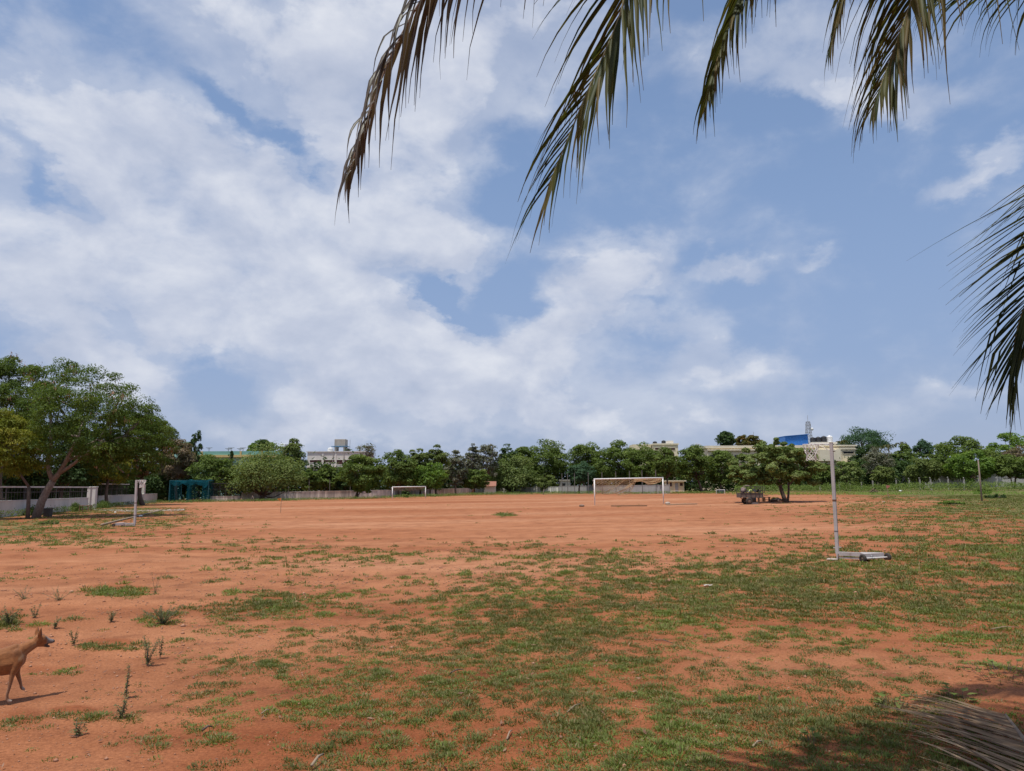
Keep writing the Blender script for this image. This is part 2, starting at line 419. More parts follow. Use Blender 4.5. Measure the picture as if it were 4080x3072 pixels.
M['rubber'] = paint('rubber', (0.022, 0.020, 0.019), (0.06, 0.045, 0.036), 0.85, 8)
M['hub'] = paint('hub_dusty', (0.16, 0.105, 0.075), (0.22, 0.15, 0.11), 0.8, 8)
M['black_steel'] = paint('black_steel', (0.022, 0.022, 0.024), (0.05, 0.042, 0.038), 0.55, 8, bump=0)
M['wood'] = paint('old_wood', (0.22, 0.125, 0.065), (0.15, 0.085, 0.048), 0.85, 5, (1, 1, 6))
M['pale_wood'] = paint('pale_wood', (0.30, 0.225, 0.15), (0.21, 0.155, 0.105), 0.85, 5, (1, 1, 4))
M['cart_metal'] = paint('cart_metal', (0.085, 0.06, 0.048), (0.14, 0.11, 0.095), 0.7, 5, (1, 1, 1))
M['cloth_pink'] = paint('cloth_pink', (0.26, 0.19, 0.175), (0.17, 0.125, 0.115), 0.9, 6)
M['ball'] = paint('ball_lime', (0.55, 0.72, 0.16), (0.48, 0.66, 0.13), 0.5, 3, bump=0)
M['ball_white'] = paint('ball_white', (0.66, 0.68, 0.56), (0.55, 0.58, 0.45), 0.5, 3, bump=0)
M['flag_orange'] = paint('flag_orange', (0.62, 0.27, 0.055), (0.5, 0.2, 0.04), 0.85, 4, bump=0)
M['flag_red'] = paint('flag_red', (0.52, 0.20, 0.16), (0.42, 0.15, 0.12), 0.85, 4, bump=0)
M['blue_panel'] = paint('blue_panel', (0.05, 0.19, 0.36), (0.04, 0.15, 0.29), 0.7, 2, bump=0)
M['blue_paint'] = paint('blue_paint', (0.10, 0.24, 0.40), (0.08, 0.19, 0.32), 0.7, 2, bump=0)
M['teal_net'] = netting('teal_netting', (0.012, 0.10, 0.13), 0.36)
M['teal_roof'] = netting('teal_netting_roof', (0.016, 0.13, 0.17), 0.68)
M['dark_net'] = netting('dark_netting', (0.03, 0.075, 0.085), 0.4)
M['teal_tarp'] = paint('teal_steel', (0.03, 0.13, 0.16), (0.025, 0.1, 0.125), 0.7, 3)
M['tile_roof'] = paint('tile_roof', (0.30, 0.13, 0.085), (0.24, 0.10, 0.07), 0.85, 2)
M['pebble'] = paint('pale_pebble', (0.42, 0.35, 0.29), (0.32, 0.26, 0.21), 0.9, 6)
M['step'] = paint('brick_step', (0.42, 0.2, 0.11), (0.35, 0.16, 0.09), 0.9, 4)
M['steel'] = paint('galvanised', (0.42, 0.43, 0.45), (0.34, 0.35, 0.37), 0.5, 4, bump=0, metal=0.2)
M['mesh_steel'] = paint('mesh_steel', (0.11, 0.105, 0.10), (0.16, 0.14, 0.12), 0.7, 4, bump=0)

# ------------------------------------------------------------------ ground
ROWS = {   # photo rows (2212-wide view): how much of the soil the low weeds cover, left to right
    1700: [(0, .08), (200, .22), (350, .5), (550, .78), (900, .85), (1200, .85), (1500, .62), (1700, .5), (1900, .8), (2212, .8)],
    1620: [(0, .08), (200, .14), (300, .28), (450, .5), (620, .76), (900, .80), (1200, .72), (1450, .5), (1600, .5), (1850, .85), (2212, .7)],
    1550: [(0, .08), (200, .10), (350, .22), (500, .42), (700, .55), (900, .72), (1200, .66), (1450, .42), (1600, .62), (1800, .80), (2000, .5), (2212, .5)],
    1450: [(0, .04), (200, .05), (400, .15), (600, .34), (800, .48), (1000, .58), (1200, .66), (1400, .60), (1550, .38), (1800, .34), (2000, .36), (2212, .42)],
    1380: [(0, .04), (300, .06), (450, .15), (650, .33), (850, .48), (1050, .58), (1300, .70), (1500, .54), (1700, .5), (1900, .62), (2212, .6)],
    1310: [(0, .04), (300, .05), (420, .2), (540, .40), (650, .5), (760, .38), (900, .40), (1100, .50), (1300, .68), (1500, .78), (1700, .78), (1900, .72), (2212, .7)],
    1265: [(0, .04), (200, .05), (400, .10), (600, .22), (800, .2), (1000, .22), (1150, .4), (1300, .58), (1500, .70), (1700, .74), (1900, .68), (2212, .66)],
    1230: [(0, .16), (100, .10), (400, .07), (600, .18), (800, .1), (1000, .12), (1150, .16), (1300, .3), (1500, .42), (1700, .5), (1900, .55), (2212, .6)],
    1195: [(0, .08), (300, .04), (500, .22), (700, .26), (900, .22), (1100, .25), (1300, .28), (1500, .24), (1700, .30), (1900, .35), (2000, .5), (2212, .55)],
    1150: [(0, .5), (150, .44), (300, .26), (500, .2), (700, .10), (1000, .04), (1300, .04), (1600, .10), (1800, .22), (2000, .34), (2212, .42)],
    1110: [(0, .4), (200, .35), (350, .4), (500, .10), (800, .05), (1100, .10), (1400, .05), (1650, .15), (1850, .38), (2000, .42), (2212, .62)],
    1088: [(0, .4), (300, .55), (450, .12), (700, .03), (1500, .05), (1750, .10), (1900, .32), (2000, .32), (2150, .7), (2212, .8)],
    1074: [(0, .5), (300, .8), (420, .6), (600, .12), (900, .04), (1400, .06), (1600, .10), (1800, .2), (2000, .6), (2212, .85)],
    1066: [(0, .5), (300, .8), (450, .8), (600, .7), (800, .5), (900, .3), (1100, .7), (1500, .3), (1800, .5), (2000, .85), (2212, .9)],
    1058: [(0, .9), (2212, .95)],
}
PATCH = [(255, 1272, 82, 13, .9), (610, 1300, 110, 16, .75), (350, 1332, 52, 14, .55), (240, 1384, 70, 9, .8), (20, 1330, 36, 20, .6), (160, 1532, 60, 10, .8),
         (140, 1440, 60, 10, .45), (50, 1545, 60, 26, .5), (930, 1292, 10, 8, .9), (1090, 1112, 26, 5, .8), (80, 1440, 50, 10, .5), (180, 1080, 130, 9, .5),
         (2030, 1105, 120, 6, .45), (1850, 1118, 90, 5, .4), (2080, 1087, 60, 6, .8)]
_ry = sorted(ROWS)
def cover(P):
    px, py = project(P); s = 2212 / 4080
    x = np.clip(px * s, 0, 2212); y = py * s
    tab = np.array([np.interp(x, [a for a, b in ROWS[r_]], [b for a, b in ROWS[r_]]) for r_ in _ry])
    yy = np.clip(y, _ry[0], _ry[-1]); idx = np.clip(np.searchsorted(_ry, yy) - 1, 0, len(_ry) - 2)
    ya = np.array(_ry)[idx]; yb = np.array(_ry)[idx + 1]; t = (yy - ya) / (yb - ya)
    n = np.arange(len(x)); g = tab[idx, n] * (1 - t) + tab[idx + 1, n] * t
    X, Y = px * s, py * s
    for (cx, cy, rx, ry, w) in PATCH:
        q = ((X - cx) / rx) ** 2 + ((Y - cy) / ry) ** 2
        g = np.maximum(g, w * np.exp(-q ** 1.5))
    vis = (P[:, 1] > 3)
    return np.where(vis, g, 0.45)

def mask(P, g=None):
    """actual patchy coverage 0..1 at ground points"""
    if g is None: g = cover(P)
    x, y = P[:, 0], P[:, 1]; r_ = np.hypot(x, y)
    big = fbm(x * 0.55, y * 0.55, 3, 3)
    mid = fbm(x * 1.9, y * 1.9, 9, 4)
    fine = fbm(x * 6.5, y * 6.5, 21, 3)
    near = np.clip(1.25 - r_ / 40, 0.25, 1)
    n = 0.30 * big + 0.42 * mid + 0.28 * near * fine + (1 - near) * 0.28 * 0.5
    n = (n - 0.5) * 1.9 + 0.5
    return np.clip((g - n) / 0.16 + 0.5, 0, 1)

def build_ground():
    fine = np.radians(np.arange(-47, 47.01, 0.19)); coarse = np.radians(np.arange(52, 309, 5.0))
    ang = np.concatenate([fine, coarse]); na = len(ang)
    rr = list(np.linspace(0.4, 4.0, 8)); r_ = 4.0
    while r_ < 330: r_ *= 1.0125; rr.append(r_)
    rr += [420, 600, 900, 1500, 3000]
    rr = np.array(rr)
    A, B = np.meshgrid(ang, rr); X = (B * np.sin(A)).ravel(); Y = (B * np.cos(A)).ravel()
    Z = tz(X, Y)
    d = B.ravel()
    P = np.stack([X, Y, Z], 1)
    g = cover(P); mk = mask(P, g)
    bump = (fbm(X * 1.3, Y * 1.3, 5, 4) - 0.5) * 0.05 + (fbm(X * 0.25, Y * 0.25, 6, 2) - 0.5) * 0.10
    bump = bump * np.clip((d - 1) / 3, 0, 1) * np.clip(1.3 - d / 90, 0.0, 1)
    P[:, 2] += bump + mk * 0.008
    n0 = len(P); P = np.vstack([P, [[0, 0, 0]]])
    i = np.arange(len(rr) - 1)[:, None]; j = np.arange(na)[None, :]; k = (j + 1) % na
    Q = np.stack([i * na + j + 0 * k, (i + 0) * na + k, (i + 1) * na + k, (i + 1) * na + j + 0 * k], -1).reshape(-1, 4)[:, ::-1]
    mk = mk * np.clip((d - 12) / 30, 0, 1)
    me = np_mesh('ground', P, Q, {'grass': np.append(mk, 0), 'cover': np.append(g, 0)}, smooth=True)
    bm = bmesh.new(); bm.from_mesh(me); bm.verts.ensure_lookup_table()
    for jj in range(na): bm.faces.new((bm.verts[n0], bm.verts[(jj + 1) % na], bm.verts[jj]))
    bm.to_mesh(me); bm.free()
    m, nt, N, L = new_mat('red_soil')
    o = N.new('ShaderNodeOutputMaterial'); p = N.new('ShaderNodeBsdfPrincipled'); L.new(p.outputs[0], o.inputs[0])
    p.inputs['Roughness'].default_value = 0.95; p.inputs['Specular IOR Level'].default_value = 0.15
    tc = N.new('ShaderNodeTexCoord')
    def noise(sc, det=6, ro=0.6, st=(1, 1, 1)):
        mp = N.new('ShaderNodeMapping'); mp.inputs['Scale'].default_value = st; L.new(tc.outputs['Object'], mp.inputs[0])
        n = N.new('ShaderNodeTexNoise'); n.inputs['Scale'].default_value = sc; n.inputs['Detail'].default_value = det; n.inputs['Roughness'].default_value = ro
        L.new(mp.outputs[0], n.inputs['Vector']); return n.outputs['Fac']
    def ramp(v, *st):
        r_ = N.new('ShaderNodeValToRGB'); L.new(v, r_.inputs[0]); e = r_.color_ramp.elements
        e[0].position, e[0].color = st[0][0], (*st[0][1], 1); e[1].position, e[1].color = st[-1][0], (*st[-1][1], 1)
        for a, c in st[1:-1]: q = e.new(a); q.color = (*c, 1)
        return r_.outputs[0]
    def mixc(fac, a, b, mode='MIX'):
        n = N.new('ShaderNodeMix'); n.data_type = 'RGBA'; n.blend_type = mode
        for s_, v in ((0, fac), (6, a), (7, b)):
            if isinstance(v, float): n.inputs[s_].default_value = v
            elif isinstance(v, tuple): n.inputs[s_].default_value = (*v, 1)
            else: L.new(v, n.inputs[s_])
        return n.outputs[2]
    soil = ramp(noise(0.09, 5, 0.6, (0.35, 1, 1)), (0.32, (0.262, 0.090, 0.036)), (0.5, (0.335, 0.140, 0.066)), (0.68, (0.41, 0.202, 0.110)))
    mott = ramp(noise(1.1, 8, 0.68), (0.28, (0.58, 0.52, 0.50)), (0.47, (0.97, 0.96, 0.95)), (0.70, (1.18, 1.22, 1.25)))
    c = mixc(1.0, soil, mott, 'MULTIPLY')
    streak = ramp(noise(0.7, 5, 0.65, (0.12, 1, 1)), (0.38, (0.78, 0.72, 0.68)), (0.52, (1, 1, 1)), (0.8, (1.08, 1.08, 1.08)))
    c = mixc(0.7, c, mixc(1.0, c, streak, 'MULTIPLY'))
    grit = ramp(noise(38, 4, 0.7), (0.25, (0.45, 0.40, 0.37)), (0.48, (0.98, 0.98, 0.98)), (0.75, (1.5, 1.55, 1.6)))
    c = mixc(0.75, c, mixc(1.0, c, grit, 'MULTIPLY'))
    # soil between the weeds is darker and redder
    ac = N.new('ShaderNodeAttribute'); ac.attribute_name = 'cover'
    mr = N.new('ShaderNodeMapRange'); L.new(ac.outputs['Fac'], mr.inputs[0]); mr.inputs[1].default_value = 0.15; mr.inputs[2].default_value = 0.6; mr.inputs[4].default_value = 0.75
    c = mixc(mr.outputs[0], c, mixc(1.0, c, (0.70, 0.52, 0.40), 'MULTIPLY'))
    ag = N.new('ShaderNodeAttribute'); ag.attribute_name = 'grass'
    brk = N.new('ShaderNodeMath'); brk.operation = 'MULTIPLY_ADD'; L.new(noise(9, 5, 0.7), brk.inputs[0]); brk.inputs[1].default_value = 1.6; brk.inputs[2].default_value = -0.8
    ad = N.new('ShaderNodeMath'); ad.operation = 'ADD'; L.new(ag.outputs['Fac'], ad.inputs[0]); L.new(brk.outputs[0], ad.inputs[1])
    mg = N.new('ShaderNodeMapRange'); L.new(ad.outputs[0], mg.inputs[0]); mg.inputs[1].default_value = 0.35; mg.inputs[2].default_value = 0.95; mg.inputs[4].default_value = 0.86
    gcol = ramp(noise(0.9, 6, 0.7), (0.3, (0.060, 0.085, 0.026)), (0.52, (0.105, 0.125, 0.043)), (0.72, (0.165, 0.155, 0.065)))
    c = mixc(mg.outputs[0], c, gcol)
    L.new(c, p.inputs['Base Color'])
    b = N.new('ShaderNodeBump'); b.inputs['Strength'].default_value = 1.0; b.inputs['Distance'].default_value = 0.045
    ba = N.new('ShaderNodeMath'); ba.operation = 'MULTIPLY_ADD'; L.new(noise(30, 5, 0.7), ba.inputs[0]); ba.inputs[1].default_value = 0.45; L.new(noise(4, 5, 0.6), ba.inputs[2])
    L.new(ba.outputs[0], b.inputs['Height']); L.new(b.outputs[0], p.inputs['Normal'])
    g_ = link('ground', me, m); tag(g_, kind='structure')
    return g_
GROUND = build_ground()

def blades(P, length, width, tilt, var, az=None, curl=0.35):
    """diamond-shaped blades rooted at P"""
    n = len(P); az = RNG.uniform(0, 2 * math.pi, n) if az is None else az
    h = np.stack([np.cos(az), np.sin(az), np.zeros(n)], 1); up = np.array([0, 0, 1.0])
    d = h * np.sin(tilt)[:, None] + up * np.cos(tilt)[:, None]
    d2 = unit(d + h * curl - up * curl * 0.6)
    s = np.stack([-np.sin(az), np.cos(az), np.zeros(n)], 1)
    tw = RNG.uniform(-0.8, 0.8, n)[:, None]; s = unit(s + d * 0 + np.cross(d, s) * tw)
    mid = P + d * (length * 0.5)[:, None]; tip = mid + d2 * (length * 0.5)[:, None]
    w = (width / 2)[:, None]
    V = np.stack([P, mid + s * w, tip, mid - s * w], 1).reshape(-1, 3)
    Q = np.arange(n * 4).reshape(-1, 4)
    return V, Q, np.repeat(var, 4)

M['weed'] = leafy('weed_leaf', [(0.125, 0.128, 0.046), (0.155, 0.172, 0.055), (0.165, 0.230, 0.050), (0.28, 0.21, 0.115)], 0.3, 0.01)
M['weed_dark'] = leafy('weed_leaf_dark', [(0.10, 0.12, 0.055), (0.13, 0.155, 0.07), (0.19, 0.19, 0.10)], 0.35, 0.01)

def build_grass():
    """low tufts; every tuft is a small dome of blades, tufts get coarser with distance"""
    n = 1300000
    u = RNG.uniform(0, 1, n)
    r0, r1, e = 4.5, 95.0, -0.95
    rr = (r0 ** (1 + e) + u * (r1 ** (1 + e) - r0 ** (1 + e))) ** (1 / (1 + e))
    amax = R(39); a = RNG.uniform(-amax, amax, n)
    P = np.stack([rr * np.sin(a), rr * np.cos(a), np.zeros(n)], 1)
    area = (2 * amax) * (rr ** 1.0) / (rr ** e) * (r1 ** (1 + e) - r0 ** (1 + e)) / (1 + e) / n     # ground area each candidate stands for
    g = cover(P)
    x, y = P[:, 0], P[:, 1]
    mod = fbm(x * 0.45, y * 0.45, 3, 3) * 0.5 + fbm(x * 1.6, y * 1.6, 9, 3) * 0.5
    g = np.clip(g + (mod - 0.5) * 1.5 * np.clip(g * 2.2, 0, 1), 0.0, 0.93)
    far_f = np.clip((rr - 14) / 25, 0, 1); thr = 0.3 + 0.15 * far_f
    g = np.where(g < thr, g ** (2 + far_f) / thr ** (1 + far_f), g)
    far = np.clip(rr / 10.0, 0.9, 5.5)
    rad = np.exp(RNG.normal(math.log(0.085), 0.5, n)).clip(0.03, 0.26) * far ** 0.55
    lam = np.interp(rr, [5, 8, 13, 22, 45], [4.6, 3.9, 2.8, 1.7, 1.1]) * -np.log(1 - g) / (math.pi * rad * rad)
    keep = RNG.uniform(0, 1, n) < lam * area
    print('tuft saturation', float(np.mean((lam * area)[rr < 12] > 1)))
    P, g, rr, rad, far = P[keep], g[keep], rr[keep], rad[keep], far[keep]
    P[:, 2] = tz(P[:, 0], P[:, 1]) + (fbm(P[:, 0] * 1.3, P[:, 1] * 1.3, 5, 4) - 0.5) * 0.05 * np.clip(1.3 - rr / 90, 0, 1) + (fbm(P[:, 0] * 0.25, P[:, 1] * 0.25, 6, 2) - 0.5) * 0.10 * np.clip(1.3 - rr / 90, 0, 1)
    la = 0.00030 * far ** 1.65
    k = np.clip(np.interp(rr, [5, 12, 30], [.85, .75, .6]) * math.pi * rad * rad / la, 5, 160).astype(int)
    i = np.repeat(np.arange(len(P)), k); m = len(i)
    rho = np.sqrt(RNG.uniform(0, 1, m)) * RNG.uniform(0.7, 1.25, m); ph = RNG.uniform(0, 2 * math.pi, m)
    Q = P[i].copy(); Q[:, 0] += rho * rad[i] * np.cos(ph); Q[:, 1] += rho * rad[i] * np.sin(ph); Q[:, 2] -= 0.004
    dome = np.clip(1.15 - 0.7 * rho, 0.25, 1.2)
    hs = RNG.uniform(0.65, 1.45, len(P))[i]
    ln = RNG.uniform(0.024, 0.050, m) * np.clip(far[i], 0.9, 1.8) * dome * hs * np.clip(rad[i] / 0.09, 0.6, 1.35)
    wd = np.minimum(RNG.uniform(0.0065, 0.0115, m) * far[i], ln * 0.8)
    tl = np.clip(0.25 + rho * 0.75 + RNG.normal(0, 0.3, m), 0.03, 1.45)
    az = ph + RNG.normal(0, 0.9, m)
    patch = fbm(P[:, 0] * 0.9, P[:, 1] * 0.9, 60, 3)
    tv = 0.26 + (patch - 0.5) * 0.9 + RNG.normal(0, 0.13, len(P))
    var = np.clip(tv[i] + RNG.normal(0, 0.10, m), 0, 0.74)
    dry = (RNG.uniform(0.0, 1.0, len(P)) ** 2 * .5)[i]
    var = np.where(RNG.uniform(0, 1, m) < dry, 0.97, var)
    V, F4, va = blades(Q, ln, wd, tl, var, az)
    o = link('grass', np_mesh('grass', V, F4, {'var': va}), M['weed'])
    tag(o, 'low green weeds and grass growing in tufts on the red soil', 'grass', kind='stuff')
    print('tufts', len(P), 'blades', m)
build_grass()

def clods():
    n = 26000; u = RNG.uniform(0, 1, n); rr = (4.8 ** .3 + u * (24 ** .3 - 4.8 ** .3)) ** (1 / .3); a = RNG.uniform(R(-38), R(38), n)
    x, y = rr * np.sin(a), rr * np.cos(a)
    keep = fbm(x * .8, y * .8, 91, 3) > RNG.uniform(.25, .75, n); x, y, rr = x[keep], y[keep], rr[keep]; n = len(x)
    z = tz(x, y) + (fbm(x * 1.3, y * 1.3, 5, 4) - 0.5) * 0.05 * np.clip(1.3 - rr / 90, 0, 1) + (fbm(x * 0.25, y * 0.25, 6, 2) - 0.5) * 0.10 * np.clip(1.3 - rr / 90, 0, 1)
    r_ = np.exp(RNG.normal(math.log(.0055), .45, n)) * np.clip(rr / 8, .9, 2)
    oc = np.array([(1, 0, 0), (0, 1, 0), (-1, 0, 0), (0, -1, 0), (0, 0, 1), (0, 0, -1)], float); f = np.array([(0, 1, 4), (1, 2, 4), (2, 3, 4), (3, 0, 4), (1, 0, 5), (2, 1, 5), (3, 2, 5), (0, 3, 5)])
    V = oc[None] * (r_[:, None, None] * RNG.uniform(.6, 1.3, (n, 6, 1))) * np.array([1.1, 1.1, .75]) + np.stack([x, y, z + r_ * .3], 1)[:, None]
    Fc = (f[None] + np.arange(n)[:, None, None] * 6).reshape(-1, 3)
    o = link('soil_crumbs', np_mesh('soil_crumbs', V.reshape(-1, 3), Fc, k=3), paint('soil_crumb', (0.30, 0.13, 0.07), (0.40, 0.22, 0.14), 0.95, 3, bump=0))
    tag(o, 'small red soil crumbs and grit strewn over the field', 'grit', kind='stuff')
clods()


# ------------------------------------------------------------------ trees
def leaf_quads(pos, nrm, L_, W_, axis=None):
    n = len(pos)
    if axis is None:
        axis = RNG.normal(0, 1, (n, 3))
    axis = unit(axis - nrm * np.sum(axis * nrm, 1, keepdims=True))
    side = np.cross(nrm, axis)
    L_ = L_[:, None]; W_ = W_[:, None]
    V = np.stack([pos - axis * L_ * 0.5, pos + side * W_ * 0.5 + axis * L_ * 0.05, pos + axis * L_ * 0.5, pos - side * W_ * 0.5 + axis * L_ * 0.05], 1)
    return V.reshape(-1, 3), np.arange(n * 4).reshape(-1, 4)

def crown_points(center, rad, K, style):
    d = unit(RNG.normal(0, 1, (K * 3, 3)))
    if style in ('umbrella',):
        d = d[d[:, 2] > -0.05][:K]; f = RNG.uniform(0.62, 1.0, len(d))
    else:
        d = d[d[:, 2] > -0.85][:K]; f = RNG.uniform(0.0, 1.0, len(d)) ** 0.4 * 0.62 + 0.38
    lump = 1 + 0.16 * np.sin(d[:, 0] * 4 + RNG.uniform(0, 6)) * np.cos(d[:, 1] * 3 + d[:, 2] * 5 + RNG.uniform(0, 6))
    return center + d * (f * lump)[:, None] * rad

def make_crown(ells, style, nleaf, lsize, dens=1.0, clump=0.30, low=None):
    """ells: list of (center, radii).  returns verts, quads, var, clump centres"""
    tot = sum(r_[0] * r_[2] for c, r_ in ells)
    VV, QQ, AA, CC = [], [], [], []; off = 0
    for c, r_ in ells:
        share = r_[0] * r_[2] / tot
        K = int(max(16, 80 * share ** 0.6) * max(1.0, (nleaf / 7000) ** 0.6))
        if style == 'column': K = int(70 * share + 10)
        cp = crown_points(np.array(c), np.array(r_), K, style); CC.append(cp); K = len(cp)
        nl = int(1.7 * nleaf * share / K) + 1
        rc = clump * min(1.0, (7000 / nleaf) ** 0.12) * min(r_[0], r_[2]) * RNG.uniform(0.75, 1.35, K)
        if style == 'umbrella': rc = 0.26 * r_[2] * RNG.uniform(0.8, 1.4, K) + 0.05 * r_[0]
        if style == 'column': rc = 0.42 * r_[0] * RNG.uniform(0.8, 1.3, K)
        d = unit(RNG.normal(0, 1, (K, nl, 3)))
        flip = RNG.uniform(0, 1, (K, nl)) < 0.55
        d[..., 2] = np.where(flip, np.abs(d[..., 2]), d[..., 2])
        q = RNG.uniform(0.3, 1, (K, nl)) ** 0.5
        squash = np.array([1.15, 1.15, 0.72]) if style != 'column' else np.array([0.9, 0.9, 1.3])
        pos = cp[:, None] + d * (q * rc[:, None])[..., None] * squash
        nrm = unit(d * 0.8 + np.array([0, 0, 0.55]) + RNG.normal(0, 0.45, d.shape))
        var = np.clip(RNG.normal(0.45, 0.17, (K, 1)) + RNG.normal(0, 0.14, (K, nl)), 0, 1)
        pos = pos.reshape(-1, 3); nrm = nrm.reshape(-1, 3); n = len(pos)
        if low is not None:
            ok = pos[:, 2] > low + RNG.uniform(-0.3, 0.5, n); pos = pos[ok]; nrm = nrm[ok]; var = var.reshape(-1)[ok]; n = len(pos)
        L_ = 1.12 * lsize * RNG.uniform(0.6, 1.35, n); W_ = L_ * RNG.uniform(0.42, 0.7, n)
        ax = None
        if style in ('feather', 'column'):
            ax = unit(d.reshape(-1, 3))[:n] * 0.7 + np.array([0, 0, -0.7]) + RNG.normal(0, 0.4, (n, 3)); W_ = L_ * RNG.uniform(0.28, 0.45, n)
        V, Q = leaf_quads(pos, nrm, L_, W_, ax)
        VV.append(V); QQ.append(Q + off); off += len(V); AA.append(np.repeat(var.reshape(-1), 4))
    return np.vstack(VV), np.vstack(QQ), np.concatenate(AA), np.vstack(CC)

def curve_pts(a, b, n=5, sag=0.0, wob=0.0):
    a = np.array(a, float); b = np.array(b, float); out = []
    side = RNG.normal(0, 1, 3) * wob * np.linalg.norm(b - a)
    for i in range(n):
        t = i / (n - 1); p = a * (1 - t) + b * t + side * math.sin(math.pi * t); p[2] += sag * math.sin(math.pi * t) * np.linalg.norm(b - a); out.append(p)
    return out

def tree(name, label, x0, x1, yt, yb, base=None, d=None, style='neem', pal='neem', n=6000, lw=7.0, group='trees around the playing field',
         trunk_r=None, extra=(), bark='bark', limbs=None, thin=1.0, pods=0, low=None, stems=1, clump=0.30, lean=0.0, deep=0.9, cat='tree'):
    if base is not None: b = G(*base); d = b[1]
    else: b = At((x0 + x1) / 2 + lean, 1950, d); b[2] = tz(b[0], b[1])
    s = d / F
    ells = []
    for (ax0, ax1, ayt, ayb, dd) in [(x0, x1, yt, yb, 0.0)] + list(extra):
        top = At((ax0 + ax1) / 2, ayt, d + dd); bot = At((ax0 + ax1) / 2, ayb, d + dd)
        rx = (ax1 - ax0) * s / 2
        if style == 'umbrella': c = np.array([top[0], d + dd, bot[2] + 0.12 * (top[2] - bot[2])]); r_ = (rx * 0.94, rx * deep, (top[2] - bot[2]) * 0.86)
        else: c = np.array([top[0], d + dd, (top[2] + bot[2]) / 2]); r_ = (rx * 0.93, rx * deep, (top[2] - bot[2]) / 2 * 0.95)
        ells.append((c, r_))
    root = thing(name, label, cat, b, group=group)
    loc = np.array(b)
    lowz = None
    if low is not None: lowz = At(x0, low, d)[2]
    V, Q, A, C = make_crown(ells, style, int(n * thin), lw * s, clump=clump, low=lowz)
    link('crown', np_mesh('crown', V - loc, Q, {'var': A}), PAL[pal], root)
    H = ells[0][0][2] - loc[2]
    tr = trunk_r or max(0.09, 0.028 * (ells[0][1][0] + H) ** 0.95)
    mb = MB(); c0 = ells[0][0] - loc
    if limbs:
        for pts, rads in limbs:
            mb.tube([At(p[0], p[1], d + (p[2] if len(p) > 2 else 0)) - loc for p in pts], rads, 8)
        fork = At(limbs[0][0][-1][0], limbs[0][0][-1][1], d) - loc
        starts = [At(p[0], p[1], d + (p[2] if len(p) > 2 else 0)) - loc for pts, r_ in limbs for p in pts[len(pts) // 2:]]
    else:
        starts = []
        for k in range(stems):
            bx = np.array([RNG.normal(0, 0.25), RNG.normal(0, 0.2), -0.15]) if stems > 1 else np.array([0, 0, -0.15])
            fz = max(0.25 * H, c0[2] - ells[0][1][2] * (0.75 if style != 'umbrella' else 0.25))
            fork = np.array([c0[0] * 0.5 + bx[0] * 2.2, bx[1] * 2, fz])
            mb.tube(curve_pts(bx, fork, 5, 0, 0.05), np.linspace(tr * 1.25, tr * 0.75, 5) / (1 if stems == 1 else 1.5), 8)
            starts.append(fork)
    Cl = C - loc
    idx = RNG.permutation(len(Cl))[:26]
    for q, i in enumerate(idx):
        st = min(starts, key=lambda p: np.linalg.norm(p - Cl[i]) + RNG.uniform(0, 1.0))
        r0 = tr * (0.55 if q < 7 else 0.28)
        mb.tube(curve_pts(st, Cl[i], 5, -0.06, 0.10), np.linspace(r0, max(0.012, r0 * 0.2), 5), 5)
    mb.build('trunk', M[bark], root, smooth=True)
    if style in ('bare', 'grey') or pal in ('grey', 'brown'):
        tw = MB()
        for i in range(90):
            k = RNG.integers(len(Cl)); p = Cl[k]; e = p + unit(RNG.normal(0, 1, 3) + np.array([0, 0, 0.5])) * RNG.uniform(0.6, 1.5) * ells[0][1][0] * 0.3
            tw.tube([p, (p + e) / 2 + RNG.normal(0, 0.08, 3), e], [1.1 * s, 0.9 * s, 0.5 * s], 3, False)
        tag(tw.build('twigs', M['twig'], root), kind='stuff')
    if pods:
        # bunches of dry brown pods near the crown surface
        K = pods; i = RNG.integers(0, len(C), K); el = ells[0]
        dirs = unit(C[i] - el[0]); bc = C[i] + dirs * RNG.uniform(0.2, 0.9, (K, 1)) * el[1][0] * 0.22 + RNG.normal(0, 0.25, (K, 3))
        m_ = 9; pp = (bc[:, None] + RNG.normal(0, 0.14, (K, m_, 3))).reshape(-1, 3)
        nn = unit(RNG.normal(0, 1, pp.shape)); ax = np.tile([0, 0, -1.0], (len(pp), 1)) + RNG.normal(0, 0.3, pp.shape)
        V, Q = leaf_quads(pp, nn, RNG.uniform(0.22, 0.36, len(pp)), RNG.uniform(0.05, 0.09, len(pp)), ax)
        tag(link('pods', np_mesh('pods', V - loc, Q, {'var': np.repeat(RNG.uniform(0, 1, len(pp)), 4)}), M['pod'], root), kind='stuff')
    return root

